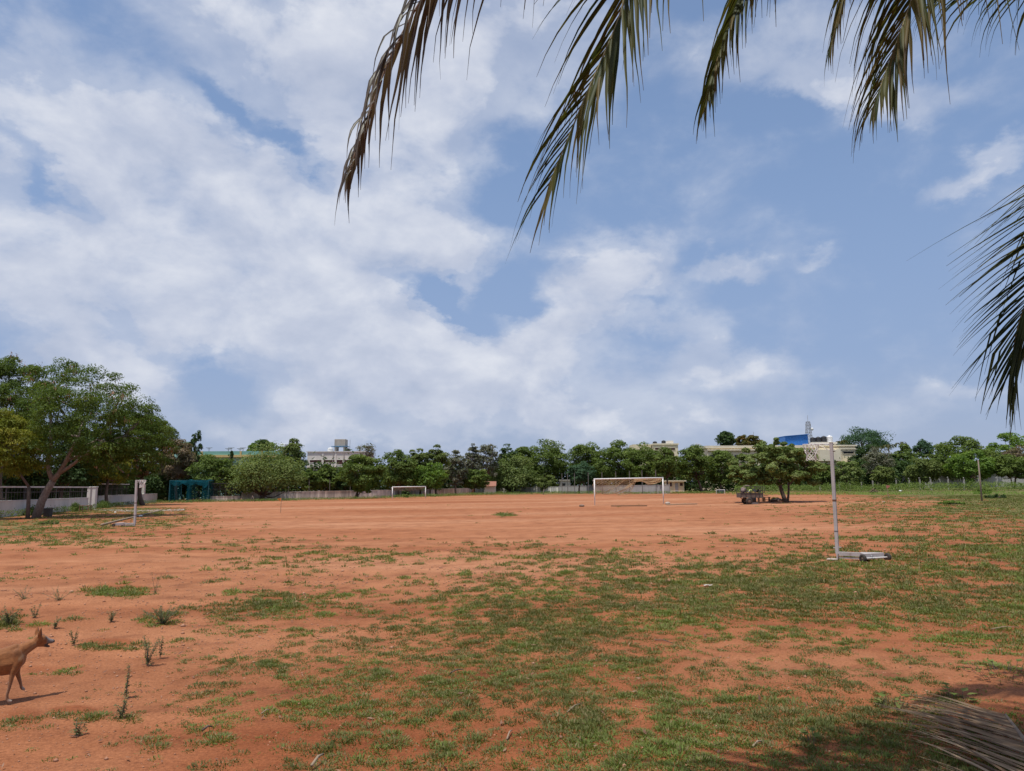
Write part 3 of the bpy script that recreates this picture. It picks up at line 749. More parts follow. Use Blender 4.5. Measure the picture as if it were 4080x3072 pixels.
def bushes(name, label, pts, h, wd, n, pal, lsize, kind='stuff', cat='undergrowth', bumpy=0.35):
    """a strip of low growth along ground points"""
    pts = np.array(pts, float); seg = np.linalg.norm(np.diff(pts[:, :2], axis=0), axis=1); cum = np.concatenate([[0], np.cumsum(seg)])
    u = RNG.uniform(0, cum[-1], n); i = np.clip(np.searchsorted(cum, u) - 1, 0, len(seg) - 1); t = (u - cum[i]) / seg[i]
    p = pts[i] * (1 - t[:, None]) + pts[i + 1] * t[:, None]
    tn = unit((pts[i + 1] - pts[i])[:, :2]); nn = np.stack([-tn[:, 1], tn[:, 0]], 1)
    w = RNG.uniform(-1, 1, n)
    p[:, :2] += nn * (w * wd / 2)[:, None]
    hh = h * (1 - bumpy + bumpy * 2.2 * fbm(p[:, 0] * 0.35 + 9, p[:, 1] * 0.35, 77, 4)) * np.sqrt(np.clip(1 - np.abs(w) ** 3, 0, 1)) * np.where(RNG.uniform(0, 1, n) < 0.06, 1.35, 1)
    z0 = tz(p[:, 0], p[:, 1]); f = RNG.uniform(0, 1, n) ** 0.6
    pos = np.stack([p[:, 0], p[:, 1], z0 + hh * f], 1)
    nrm = unit(RNG.normal(0, 0.5, (n, 3)) + np.array([0, -0.25, 0.75]))
    V, Q = leaf_quads(pos, nrm, lsize * RNG.uniform(0.6, 1.4, n), lsize * RNG.uniform(0.3, 0.55, n))
    tint = np.clip(fbm(pos[:, 0] * 0.5, pos[:, 1] * 0.5, 31, 3) + RNG.normal(0, 0.13, n), 0, 1)
    o = link(name, np_mesh(name, V, Q, {'var': np.repeat(tint, 4)}), PAL[pal])
    return tag(o, label, cat, kind=kind)

def left_trees():
    g = 'trees along the left wall'
    tree('leucaena_tree', 'large leaning tree with two pale limbs and brown pods beside left white wall', 150, 640, 1470, 1900, base=(144, 2065), style='feather', pal='feather',
         n=42000, lw=8.5, group=g, bark='bark_pale', pods=90, clump=0.22,
         extra=[(330, 690, 1620, 1880, 1.5), (330, 560, 1760, 1925, 3.5), (60, 420, 1430, 1760, 2.5)],
         limbs=[([(140, 2072), (165, 2000), (190, 1950), (211, 1916)], [0.34, 0.29, 0.27, 0.25]),
                ([(211, 1916), (196, 1880), (188, 1850), (202, 1790), (204, 1700), (200, 1630, 1), (190, 1580, 2)], [0.2, 0.17, 0.15, 0.14, 0.12, 0.09, 0.05]),
                ([(211, 1916), (235, 1885), (262, 1840), (290, 1780), (312, 1740), (330, 1680, 1)], [0.22, 0.18, 0.15, 0.13, 0.10, 0.06]),
                ([(238, 1885), (280, 1858), (330, 1820), (380, 1780), (440, 1755), (500, 1735, 1)], [0.17, 0.13, 0.12, 0.10, 0.08, 0.05]),
                ([(262, 1840, 0.3), (310, 1815, 0.5), (345, 1775, 0.8), (395, 1748, 1), (425, 1700, 1.4)], [0.12, 0.10, 0.09, 0.07, 0.04])])
    tree('tall_tree', 'tallest dark green tree at the far left, behind the leaning tree', -150, 190, 1410, 1850, d=64, style='feather', pal='feather', n=24000, lw=8.5, group=g, pods=45, clump=0.24, thin=1.0)
    tree('yellow_green_tree', 'yellow-green bushy tree on thin dark trunk at the left edge', -110, 175, 1640, 1935, base=(112, 2068), style='feather', pal='yellow', n=20000, lw=8, group=g, trunk_r=0.12, clump=0.26,
         limbs=[([(110, 2072), (113, 2010), (115, 1940)], [0.16, 0.14, 0.12]), ([(115, 1940), (60, 1860), (30, 1780)], [0.1, 0.08, 0.05])])
    tree('lime_tree', 'small yellow-green tree behind the gate pillars on the left', 350, 520, 1765, 1935, d=92, style='feather', pal='yellow', n=6000, lw=9, group=g)
    tree('dense_tree', 'dense olive tree with long hanging boughs left of the cricket net', 460, 690, 1610, 1950, d=100, style='feather', pal='feather', n=15000, lw=9, group=g, clump=0.26, pods=25)
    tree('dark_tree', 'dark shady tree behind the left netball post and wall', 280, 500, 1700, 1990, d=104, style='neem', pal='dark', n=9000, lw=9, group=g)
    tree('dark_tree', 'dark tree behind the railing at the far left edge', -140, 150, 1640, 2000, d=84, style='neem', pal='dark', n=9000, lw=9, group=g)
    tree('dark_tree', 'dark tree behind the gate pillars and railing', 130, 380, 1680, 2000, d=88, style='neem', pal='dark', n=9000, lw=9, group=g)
    tree('brown_tree', 'brownish thinning tree behind the teal cricket net', 640, 775, 1745, 1930, d=132, style='neem', pal='brown', n=5200, lw=7, group=g, bark='twig')
    tree('brown_tree', 'small grey-brown bare-topped tree beside the tall tree edge on the left', 635, 705, 1735, 1850, d=138, style='neem', pal='grey', n=1500, lw=7, group=g, bark='twig')
    tree('dark_tree', 'dark tree behind the teal cricket net', 600, 790, 1830, 1985, d=140, style='neem', pal='dark', n=4500, lw=8, group=g)
    # the mast tree has several spires
    tree('columnar_tree', 'dark columnar tree with pointed spires above the cricket net', 772, 812, 1712, 1900, d=150, style='column', pal='dark', n=3200, lw=8, group=g,
         extra=[(752, 785, 1730, 1900, 0.5), (722, 765, 1758, 1900, -0.5), (765, 800, 1790, 1920, 0)])
    tree('columnar_tree', 'small slim dark spire tree before the teal building', 917, 930, 1796, 1850, d=140, style='column', pal='dark', n=700, lw=6, group=g)
left_trees()

def mid_trees():
    g = 'trees along the far wall'
    tree('neem_tree', 'round green tree just right of the cricket net', 770, 950, 1815, 1962, base=(840, 1995), n=6500, group=g)
    tree('rain_tree', 'broad pale green umbrella tree before the teal building', 930, 1190, 1795, 1958, base=(1043, 1994), style='umbrella', pal='rain', n=10500, lw=6.5, group=g, trunk_r=0.5, lean=0)
    tree('mixed_tree', 'tall green and brown tree between teal and off-white buildings', 1112, 1222, 1752, 1910, d=150, pal='neem2', n=5200, group=g, bark='bark_pale')
    tree('bright_tree', 'bright green tree top behind the teal roof', 985, 1100, 1756, 1830, d=182, pal='bright', n=3000, group=g)
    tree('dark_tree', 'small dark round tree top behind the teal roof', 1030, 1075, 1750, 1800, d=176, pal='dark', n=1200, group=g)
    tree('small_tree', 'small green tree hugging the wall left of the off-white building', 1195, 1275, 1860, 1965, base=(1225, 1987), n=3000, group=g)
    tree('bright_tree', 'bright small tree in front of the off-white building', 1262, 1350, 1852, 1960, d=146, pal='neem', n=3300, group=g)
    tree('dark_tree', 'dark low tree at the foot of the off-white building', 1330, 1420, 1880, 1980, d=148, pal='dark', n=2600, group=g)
    tree('neem_tree', 'wide green tree at the right end of the off-white building', 1362, 1540, 1815, 1960, base=(1414, 1986), n=7000, group=g)
    tree('bare_tree', 'bare grey twiggy tree top right of the water tower', 1415, 1500, 1766, 1830, d=178, pal='grey', n=420, lw=6, group=g, bark='twig')
    tree('shrub_tree', 'low yellow-green tree drooping over the wall left of the small goal', 1402, 1492, 1900, 1970, base=(1425, 1986), pal='bright', n=2600, group=g)
    tree('neem_tree', 'green tree directly behind left post of the small far goal', 1520, 1655, 1790, 1968, d=150, n=6000, group=g)
    tree('neem_tree', 'tall green tree above right post of the small far goal', 1625, 1720, 1788, 1960, d=156, pal='neem2', n=4500, group=g)
    tree('dark_tree', 'dark sapling behind the small far goal net', 1600, 1635, 1950, 1985, d=138, pal='dark', n=500, lw=6, group=g)
    tree('silver_tree', 'silvery green tree right of the small far goal', 1690, 1790, 1778, 1950, d=160, pal='neem2', n=5000, group=g)
    tree('neem_tree', 'low vivid green tree over the wall right of the small goal', 1645, 1785, 1850, 1960, d=152, pal='bright', n=3800, group=g)
    tree('brown_tree', 'grey-brown sparse tree left of the silvery pair', 1770, 1862, 1800, 1950, d=166, pal='grey', n=2600, group=g, bark='twig')
    tree('silver_tree', 'pale silvery slender tree rising above the others', 1852, 1912, 1768, 1900, d=180, pal='grey', n=2000, lw=6, group=g, bark='twig')
    tree('bare_tree', 'grey-brown half bare tree right beside the silvery tree', 1900, 1990, 1766, 1910, d=184, pal='grey', n=2200, lw=6, group=g, bark='twig')
    tree('dark_tree', 'dark tree behind the umbrella tree left of the big goal', 1985, 2062, 1772, 1900, d=192, pal='dark', n=2600, lw=6.5, group=g)
    tree('shrub_tree', 'dark green low tree at the wall left of the umbrella tree', 1830, 1950, 1870, 1958, d=170, pal='neem', n=3200, group=g)
    tree('rain_tree', 'pale umbrella tree with dark trunk left of the big goal', 1938, 2132, 1816, 1945, base=(2023, 1964), style='umbrella', pal='rain', n=8500, lw=6, group=g, trunk_r=0.5)
    tree('neem_tree', 'tall lush tree right of the pale umbrella tree', 2095, 2268, 1764, 1940, d=196, n=7500, lw=6.5, group=g)
    tree('neem_tree', 'green tree crown rising between the umbrella tree and tall lush tree', 2050, 2140, 1776, 1880, d=204, n=3500, lw=6.5, group=g)
    tree('shrub_tree', 'bushy grey-green shrub at the wall end left of the big goal', 2140, 2222, 1892, 1958, base=(2180, 1962), pal='neem2', n=2600, lw=6, group=g)
    tree('blue_tree', 'small blue-green round tree left of the big goal post', 2268, 2366, 1845, 1935, base=(2309, 1966), pal='blue', n=3600, lw=6, group=g)
    tree('neem_tree', 'high green crown above the small blue-green tree', 2262, 2396, 1764, 1900, d=186, n=6000, lw=6.5, group=g)
    tree('neem_tree', 'big lumpy green tree behind left half of the big goal', 2370, 2548, 1763, 1935, d=176, n=8500, lw=6.5, group=g)
    tree('neem_tree', 'big lumpy green tree behind right half of the big goal', 2492, 2650, 1776, 1930, d=168, n=7500, lw=6.5, group=g)
    tree('neem_tree', 'green tree spreading over the cream guard hut', 2600, 2702, 1785, 1925, base=(2664, 1966), n=4500, lw=6.5, group=g)
    tree('neem_tree', 'wide green tree right of the guard hut', 2688, 2832, 1782, 1930, base=(2799, 1962), n=7000, lw=6.5, group=g)
    tree('neem_tree', 'green tree between the guard hut tree and the lone field tree', 2812, 2930, 1792, 1940, d=142, n=5000, lw=6.5, group=g)
    tree('dark_tree', 'dark round tree top behind the long cream building', 2852, 2925, 1719, 1790, d=190, pal='dark', n=2300, lw=6, group=g)
    tree('flame_tree', 'orange-tinged tree top behind the long cream building', 2925, 3030, 1733, 1790, d=195, pal='flame', n=2600, lw=6, group=g)
    tree('lone_tree', 'lone spreading tree on the field with two dark trunks over the cart', 2895, 3275, 1764, 1932, base=(3125, 2001), pal='rain', n=26000, lw=8.5, group='trees standing on the field', clump=0.24, deep=0.95,
         extra=[(3000, 3160, 1748, 1860, 0.5), (3090, 3270, 1780, 1945, 0.3), (2898, 3070, 1840, 1945, -0.5), (3000, 3140, 1860, 1948, -1.2)],
         limbs=[([(3130, 2003), (3122, 1978), (3112, 1950), (3108, 1925)], [0.24, 0.20, 0.18, 0.16]), ([(3138, 2003), (3141, 1975), (3143, 1945), (3140, 1920)], [0.13, 0.11, 0.10, 0.08]),
                ([(3108, 1928), (3060, 1890), (3000, 1860), (2950, 1850)], [0.13, 0.1, 0.07, 0.04]), ([(3142, 1930), (3180, 1890), (3220, 1850)], [0.08, 0.07, 0.04])])
mid_trees()

def right_trees():
    g = 'trees behind the right verge'
    tree('small_tree', 'olive tree in front of the cream building right of the near post', 3320, 3425, 1838, 1935, d=128, pal='rain', n=3300, group=g, bark='bark_pale')
    tree('neem_tree', 'low green tree between the lone tree and near netball post', 3225, 3330, 1850, 1945, d=132, pal='neem', n=3000, group=g)
    tree('umbrella_tree', 'high dark umbrella tree far behind the cream building', 3346, 3535, 1710, 1795, d=210, style='umbrella', pal='blue', n=5000, lw=5.5, group=g)
    tree('dark_tree', 'dark dense tree beside the cream building end', 3392, 3535, 1766, 1935, d=150, pal='dark', n=6000, group=g)
    tree('bare_tree', 'grey-brown twiggy tree behind the red flag', 3440, 3556, 1788, 1905, d=140, pal='grey', n=2200, lw=6.5, group=g, bark='twig')
    tree('small_tree', 'small round pale tree just left of the red flag', 3470, 3560, 1858, 1928, d=122, pal='neem2', n=2400, group=g)
    tree('neem_tree', 'green tree right of the twiggy tree behind grey wall', 3545, 3650, 1778, 1920, d=152, n=5000, group=g)
    tree('neem_tree', 'olive green tree with low crown midway along the grey wall', 3612, 3738, 1815, 1935, d=124, pal='neem2', n=5000, group=g, stems=2)
    tree('dark_tree', 'dark tree top peeping over the gap on the right', 3645, 3712, 1755, 1830, d=200, pal='blue', n=1800, lw=6, group=g)
    tree('big_tree', 'massive round green tree right of the gap', 3712, 3945, 1742, 1930, d=142, pal='neem', n=10500, group=g, extra=[(3690, 3780, 1800, 1925, -2)])
    tree('bright_tree', 'bright yellowish green tree behind the leaning wooden pole', 3768, 3945, 1800, 1925, d=120, pal='bright', n=6000, group=g, stems=2)
    tree('bright_tree', 'light green canopy along the top right of the treeline', 3925, 4130, 1732, 1850, d=170, pal='bright', n=5500, group=g, extra=[(4040, 4220, 1735, 1860, 2)])
    tree('brown_tree', 'brown twiggy patch tree at the right edge', 3985, 4110, 1785, 1880, d=150, pal='brown', n=2600, group=g, bark='twig')
    tree('neem_tree', 'green tree on a clump of thin dark stems at the right edge', 3962, 4120, 1815, 1920, d=118, pal='neem', n=6000, group=g, stems=3)
    tree('neem_tree', 'dark filler tree behind the grey wall at the right edge', 3900, 4180, 1800, 1935, d=160, pal='dark', n=5000, group=g)
    tree('dark_tree', 'dark shady tree behind grey wall left of the bright tree', 3640, 3790, 1840, 1935, d=158, pal='dark', n=3500, group=g)
right_trees()

def undergrowth():
    w = [G(960, 1990), G(1500, 1981), G(2000, 1962)]
    def off(pts, dy): return [np.array([p[0], p[1] + dy, tz(p[0], p[1] + dy)]) for p in pts]
    line = [At(640, 1950, 142), At(960, 1950, 140), At(1500, 1950, 158), At(2000, 1950, 208), At(2300, 1950, 200), At(2700, 1950, 172)]
    line = off(line, 0)  # dark-leaved shrub rows below are added to darken the gaps under the crowns
    bushes('filler_hedge', 'dark shrubs added to darken the space behind the far white wall', line, 6.0, 7, 42000, 'dark', 0.85)
    bushes('filler_hedge', 'dark shrubs added to darken the space behind the left railing', off([At(-200, 1950, 78), At(250, 1950, 98), At(650, 1950, 136)], 0), 4.6, 5, 34000, 'dark', 0.55)
    bushes('filler_hedge', 'dark shrubs added to darken the space behind the right concrete posts', off([At(2700, 1950, 152), At(3100, 1950, 146), At(3560, 1950, 146), At(4180, 1950, 158)], 0), 4.6, 7, 30000, 'dark', 0.75)
    bushes('verge_plants', 'fresh green weeds along the foot of the far white wall', [G(1500, 1987), G(1750, 1979), G(2000, 1970), G(2220, 1967), G(2420, 1967)], 0.55, 4, 6500, 'neem', 0.22, cat='weeds')
    bushes('verge_plants', 'green weeds in front of the left end of the far wall', [G(640, 2006), G(800, 2002), G(1000, 1999), G(1250, 1992), G(1500, 1987)], 0.4, 3, 5000, 'neem', 0.18, cat='weeds')
    bushes('verge_plants', 'tall green weeds along the concrete fence posts on the right', [G(2930, 1961), G(3250, 1957), G(3560, 1958), G(3850, 1957), G(4150, 1953)], 1.15, 9, 16000, 'neem', 0.24, cat='weeds', bumpy=0.55)
    bushes('verge_plants', 'short grass strip where the field ends on the right', [G(2930, 1972), G(3300, 1971), G(3650, 1972), G(4150, 1970)], 0.35, 6, 6000, 'bright', 0.16, cat='weeds')
    bushes('verge_plants', 'weeds around guard hut and far blue goals', [G(2480, 1968), G(2700, 1967), G(2930, 1967)], 0.4, 3, 2500, 'neem', 0.2, cat='weeds')
    bushes('verge_plants', 'low weeds along the foot of the left white wall', [G(0, 2064), G(200, 2048), G(340, 2034), G(480, 2016), G(640, 2006)], 0.55, 1.6, 5000, 'feather', 0.14, cat='weeds')
undergrowth()

def shrub(name, label, px, py, w_px, h_px, n, pal, lw=6, cat='bush'):
    b = G(px, py); s = b[1] / F
    root = thing(name, label, cat, b, group='bushes on the field edge')
    K = 22; th = RNG.uniform(0, 2 * math.pi, K); rr = np.sqrt(RNG.uniform(0, 1, K)) * w_px * s / 2
    C = np.stack([rr * np.cos(th), rr * np.sin(th) * 0.8, RNG.uniform(0.25, 0.75, K) * h_px * s * (1.1 - 0.5 * rr / (w_px * s / 2))], 1)
    m = n // K; d = unit(RNG.normal(0, 1, (K, m, 3))); pos = (C[:, None] + d * RNG.uniform(0.3, 1, (K, m, 1)) * h_px * s * 0.32).reshape(-1, 3)
    pos[:, 2] = np.maximum(pos[:, 2], 0.02)
    V, Q = leaf_quads(pos, unit(d.reshape(-1, 3) + np.array([0, 0, 0.7]) + RNG.normal(0, 0.4, pos.shape)), lw * s * RNG.uniform(0.6, 1.3, len(pos)), lw * s * RNG.uniform(0.3, 0.5, len(pos)))
    link('crown', np_mesh('crown', V, Q, {'var': np.repeat(RNG.uniform(0.1, 0.9, len(pos)), 4)}), PAL[pal], root)
    mb = MB()
    for c in C: mb.tube([(c[0] * 0.15, c[1] * 0.15, -0.03), tuple(c * 0.55 + np.array([0, 0, 0.03])), tuple(c)], [1.2 * s, 0.9 * s, 0.4 * s], 4)
    mb.build('stem', M['bark'], root)
shrub('bush', 'low dark bush right of the leaning wooden pole', 3965, 1986, 82, 20, 2600, 'dark')
shrub('bush', 'grassy green tuft left of the leaning wooden pole', 3790, 2010, 95, 18, 2600, 'bright')
shrub('bush', 'leafy bush behind the leaning wooden pole base', 3915, 1968, 60, 34, 2400, 'neem')
shrub('bush', 'small brown dry bush below the red flag row of posts', 3482, 1966, 24, 22, 700, 'brown')
shrub('bush', 'leafy shrub against the left wall beside the dark bin', 130, 2052, 50, 46, 1500, 'feather')
shrub('bush', 'green shrub at the wall left of the small table', 300, 2038, 34, 40, 1300, 'feather')
shrub('bush', 'green shrub at the foot of the wall beyond the gate pillars', 405, 2024, 46, 36, 1500, 'feather')
shrub('bush', 'green bush in front of wall behind the left netball post', 548, 2008, 22, 26, 900, 'feather')
shrub('bush', 'pale sprawling weeds near the leaning tree base', 190, 2090, 70, 18, 1500, 'neem2')

# ------------------------------------------------------------------ walls and fences
def wall_run(name, label, pts, h, th, mat, coping=None, cap_h=0.08, panels=0):
    """free-standing wall along ground points; coping = material of the top course"""
    root = thing(name, label, 'wall', pts[0])
    o = np.array(pts[0]); P = [np.array(p) - o for p in pts]
    mb = MB(); cp = MB()
    for a, b in zip(P[:-1], P[1:]):
        t = unit((b - a)[:2]); n = np.array([-t[1], t[0]]) * th / 2
        def ring(p, z0, z1, w=1.0): return [(p[0] - n[0] * w, p[1] - n[1] * w, p[2] + z0), (p[0] + n[0] * w, p[1] + n[1] * w, p[2] + z0), (p[0] + n[0] * w, p[1] + n[1] * w, p[2] + z1), (p[0] - n[0] * w, p[1] - n[1] * w, p[2] + z1)]
        for m_, z0, z1, w in ((mb, -0.3, h, 1.0), (cp, h + 0.003, h + cap_h, 1.35)):
            k = len(m_.v); m_.v += ring(a, z0, z1, w) + ring(b, z0, z1, w)
            for q in ((0, 1, 2, 3), (7, 6, 5, 4), (0, 4, 5, 1), (1, 5, 6, 2), (2, 6, 7, 3), (3, 7, 4, 0)): m_.f.append(tuple(k + i for i in q))
    mb.build('wall_face', mat, root); cp.build('coping', coping or mat, root)
    return root

def sub(p, q, n): return [np.array(p) * (1 - i / n) + np.array(q) * (i / n) for i in range(n + 1)]
def onground(p): return np.array([p[0], p[1], float(tz(p[0], p[1]))])

def railing(root, a, b, z0, z1, nb, nposts, mat_rail, mat_bar):
    """rails, posts and thin bars between two local points"""
    a = np.array(a); b = np.array(b)
    for z, w in ((z1, 0.13),):
        MB().beam(a + [0, 0, z], b + [0, 0, z], 0.13, w).build('top_rail', mat_rail, root)
    MB().beam(a + [0, 0, (z0 + z1) / 2 + 0.1], b + [0, 0, (z0 + z1) / 2 + 0.1], 0.05).build('middle_rail', mat_bar, root)
    for i in range(nposts):
        p = a + (b - a) * (i + 0.5) / nposts
        MB().beam(p + [0, 0, z0], p + [0, 0, z1 - 0.07], 0.07).build('post', mat_bar, root)
    bars = MB()
    for i in range(nb):
        p = a + (b - a) * (i + 0.5) / nb; bars.beam(p + [0, 0, z0], p + [0, 0, z1 - 0.07], 0.022)
    tag(bars.build('bars', mat_bar, root), kind='stuff')

def left_boundary():
    A = onground(G(-330, 2088)); B = onground(G(345, 2031))
    w = wall_run('white_wall', 'low white wall with railing at the far left behind the leaning tree', sub(A, B, 5), 1.25, 0.22, M['white_wall'])
    o = A; railing(w, A - o, B - o, 1.33, 2.45, 56, 9, M['white_wall'], M['black_steel'])
    for px, lab in ((352, 'left white gate pillar beside the railing end'), (373, 'right white gate pillar with a capped top')):
        g = onground(G(px, 2029)); t = thing('gate_pillar', lab, 'pillar', g, group='white gate pillars')
        MB().box(-.2, .2, -.2, .2, -.2, 2.4).build('shaft', M['white_wall'], t, bevel=0.02)
        MB().box(-.25, .25, -.25, .25, 2.403, 2.52).build('cap', M['white_wall'], t, bevel=0.02)
    C = onground(G(386, 2021)); D = onground(G(622, 2001))
    w = wall_run('white_wall', 'low white wall with dark railing running behind the left netball post', sub(C, D, 4), 1.35, 0.22, M['white_wall'])
    railing(w, np.zeros(3), (D - C) * 0.45, 1.43, 2.9, 36, 6, M['white_wall'], M['black_steel'])
    MB().box(-.2, .2, -.2, .2, 0, 2.9).build('pillar', M['white_wall'], w).location = tuple((D - C) * 0.72)
left_boundary()

ORD = ['first', 'second', 'third', 'fourth', 'fifth', 'sixth', 'seventh', 'eighth', 'ninth', 'tenth', 'eleventh', 'twelfth', 'thirteenth', 'fourteenth', 'fifteenth', 'sixteenth', 'seventeenth', 'eighteenth', 'nineteenth']
def far_boundary():
    pts = [onground(G(*p)) for p in ((962, 1994), (1200, 1989), (1500, 1982), (1760, 1972), (2000, 1963), (2225, 1962))]
    w = wall_run('compound_wall', 'long stained whitewashed compound wall across the far side', pts, 1.35, 0.25, M['stained_wall'], M['white_wall'], 0.07)
    # wire fence posts stand behind the wall
    k = 0
    for i in range(15):
        px = 985 + i * 82
        j = np.interp(px, [962, 1200, 1500, 1760, 2000, 2225], [p[1] for p in pts]); b = onground(At(px, 1960, j + 2.2))
        t = thing('fence_post', ORD[i] + ' thin dark steel fence post from the left behind the far white wall', 'post', b, group='mesh fence posts behind far wall')
        MB().box(-.05, .05, -.05, .05, -.2, 3.4).build('shaft', M['mesh_steel'], t)
        MB().beam((0, 0, 3.4), (0, -.35, 3.7), .05).build('arm', M['mesh_steel'], t)
    # lower grey wall further right, behind the big goal
    pts2 = [onground(G(*p)) for p in ((2228, 1963), (2450, 1966), (2668, 1967))]
    wall_run('grey_wall', 'low grey wall running behind the big goal', pts2, 1.5, 0.22, M['grey_wall'], M['white_wall'], 0.07)
    for i, px in enumerate((2240, 2262, 2290, 2345, 2400, 2455, 2510, 2560, 2615)):
        b = onground(G(px, 1967.5)); t = thing('fence_post', ORD[i] + ' slim steel fence post from the left behind the big goal', 'post', b, group='steel posts behind the big goal')
        MB().box(-.06, .06, -.06, .06, -.2, 4.2).build('shaft', M['mesh_steel'], t); MB().box(-.09, .09, -.09, .09, 4.2, 4.28).build('cap', M['mesh_steel'], t)
    # gap left of the wall: bars with a brick base in front of the teal building
    a = onground(G(838, 1997)); b = onground(G(958, 1995))
    w = wall_run('barred_wall', 'short pale wall topped with black bars right of the cricket net', [a, b], 0.75, 0.22, M['stained_wall'])
    railing(w, np.zeros(3), b - a, 0.83, 3.0, 34, 5, M['black_steel'], M['black_steel'])
    # right: plastered wall behind the verge and the concrete posts before it
    pr = [onground(At(px, 1945, dd)) for px, dd in ((3300, 150), (3560, 146), (3800, 142), (4060, 138), (4400, 132))]
    wall_run('grey_wall', 'long grey plaster wall behind the weeds on the right', pr, 2.45, 0.25, M['grey_wall'], M['concrete'], 0.1)
    i = 0
    for i, px in enumerate((2960, 3007, 3054, 3088, 3230, 3267, 3307, 3346, 3389, 3434, 3479, 3574, 3624, 3668, 3712, 3780, 3843, 3905, 3975)):
        b = onground(G(px, 1953)); t = thing('concrete_post', ORD[i] + ' pale concrete fence post from the left along the right-hand weeds', 'post', b, group='concrete fence posts on the right')
        tilt = RNG.normal(0, 0.03); hh = 1.75 + RNG.normal(0, 0.12)
        MB().beam((0, 0, -.2), (tilt * hh, 0, hh), 0.19, 0.17).build('shaft', M['post_conc'], t, bevel=0.015)
        MB().beam((tilt * hh, 0, hh + 0.003), (tilt * hh - 0.12, -0.1, hh + 0.28), 0.13).build('bent_top', M['post_conc'], t)
far_boundary()

# ------------------------------------------------------------------ buildings
def windows(root, x0, x1, z0, z1, y, mat, frame, slats=0):
    w = MB().box(x0, x1, y - 0.012, y + 0.1, z0, z1).build('window', mat, root)
    f = MB(); e = 0.09
    f.box(x0 - e, x1 + e, y - 0.09, y + 0.05, z1 + 0.002, z1 + e); f.box(x0 - e, x1 + e, y - 0.09, y + 0.05, z0 - e, z0 - 0.002)
    f.box(x0 - e, x0 - 0.002, y - 0.088, y + 0.05, z0, z1); f.box(x1 + 0.002, x1 + e, y - 0.088, y + 0.05, z0, z1)
    f.build('frame', frame, w)
    for i in range(slats):
        z = z0 + (z1 - z0) * (i + 0.5) / slats
        MB().box(x0, x1, y - 0.07, y - 0.02, z - 0.05, z + 0.03).build('slat', mat, w)
    return w

def tank(name, label, px0, px1, yt, yb, d, mat, group, lid=True):
    a, b = At(px0, yb, d), At(px1, yb, d); top = At(px0, yt, d)[2]; r_ = (b[0] - a[0]) / 2; h = top - a[2]
    t = thing(name, label, 'water tank', ((a[0] + b[0]) / 2, d + 1.5, a[2]), group=group)
    pr = [(0.001, 0), (r_ * .97, 0)]
    for i in range(7): z = h * 0.82 * i / 7; pr += [(r_ * .97, z), (r_, z + .03 * h), (r_, z + .085 * h), (r_ * .97, z + .11 * h)]
    pr += [(r_ * .95, h * .84), (r_ * .6, h * .93), (r_ * .3, h * .95)]
    MB().lathe(pr, 24).build('tank_body', mat, t, smooth=True)
    MB().lathe([(r_ * .3, h * .94), (r_ * .3, h), (0.001, h * 1.02)], 16).build('lid', mat, t, smooth=True)
    return t

def local(root):
    l = np.array(root.location)
    def X(px, d): return At(px, 1900, d)[0] - l[0]
    def Z(py, d, px=2040): return At(px, py, d)[2] - l[2]
    return X, Z

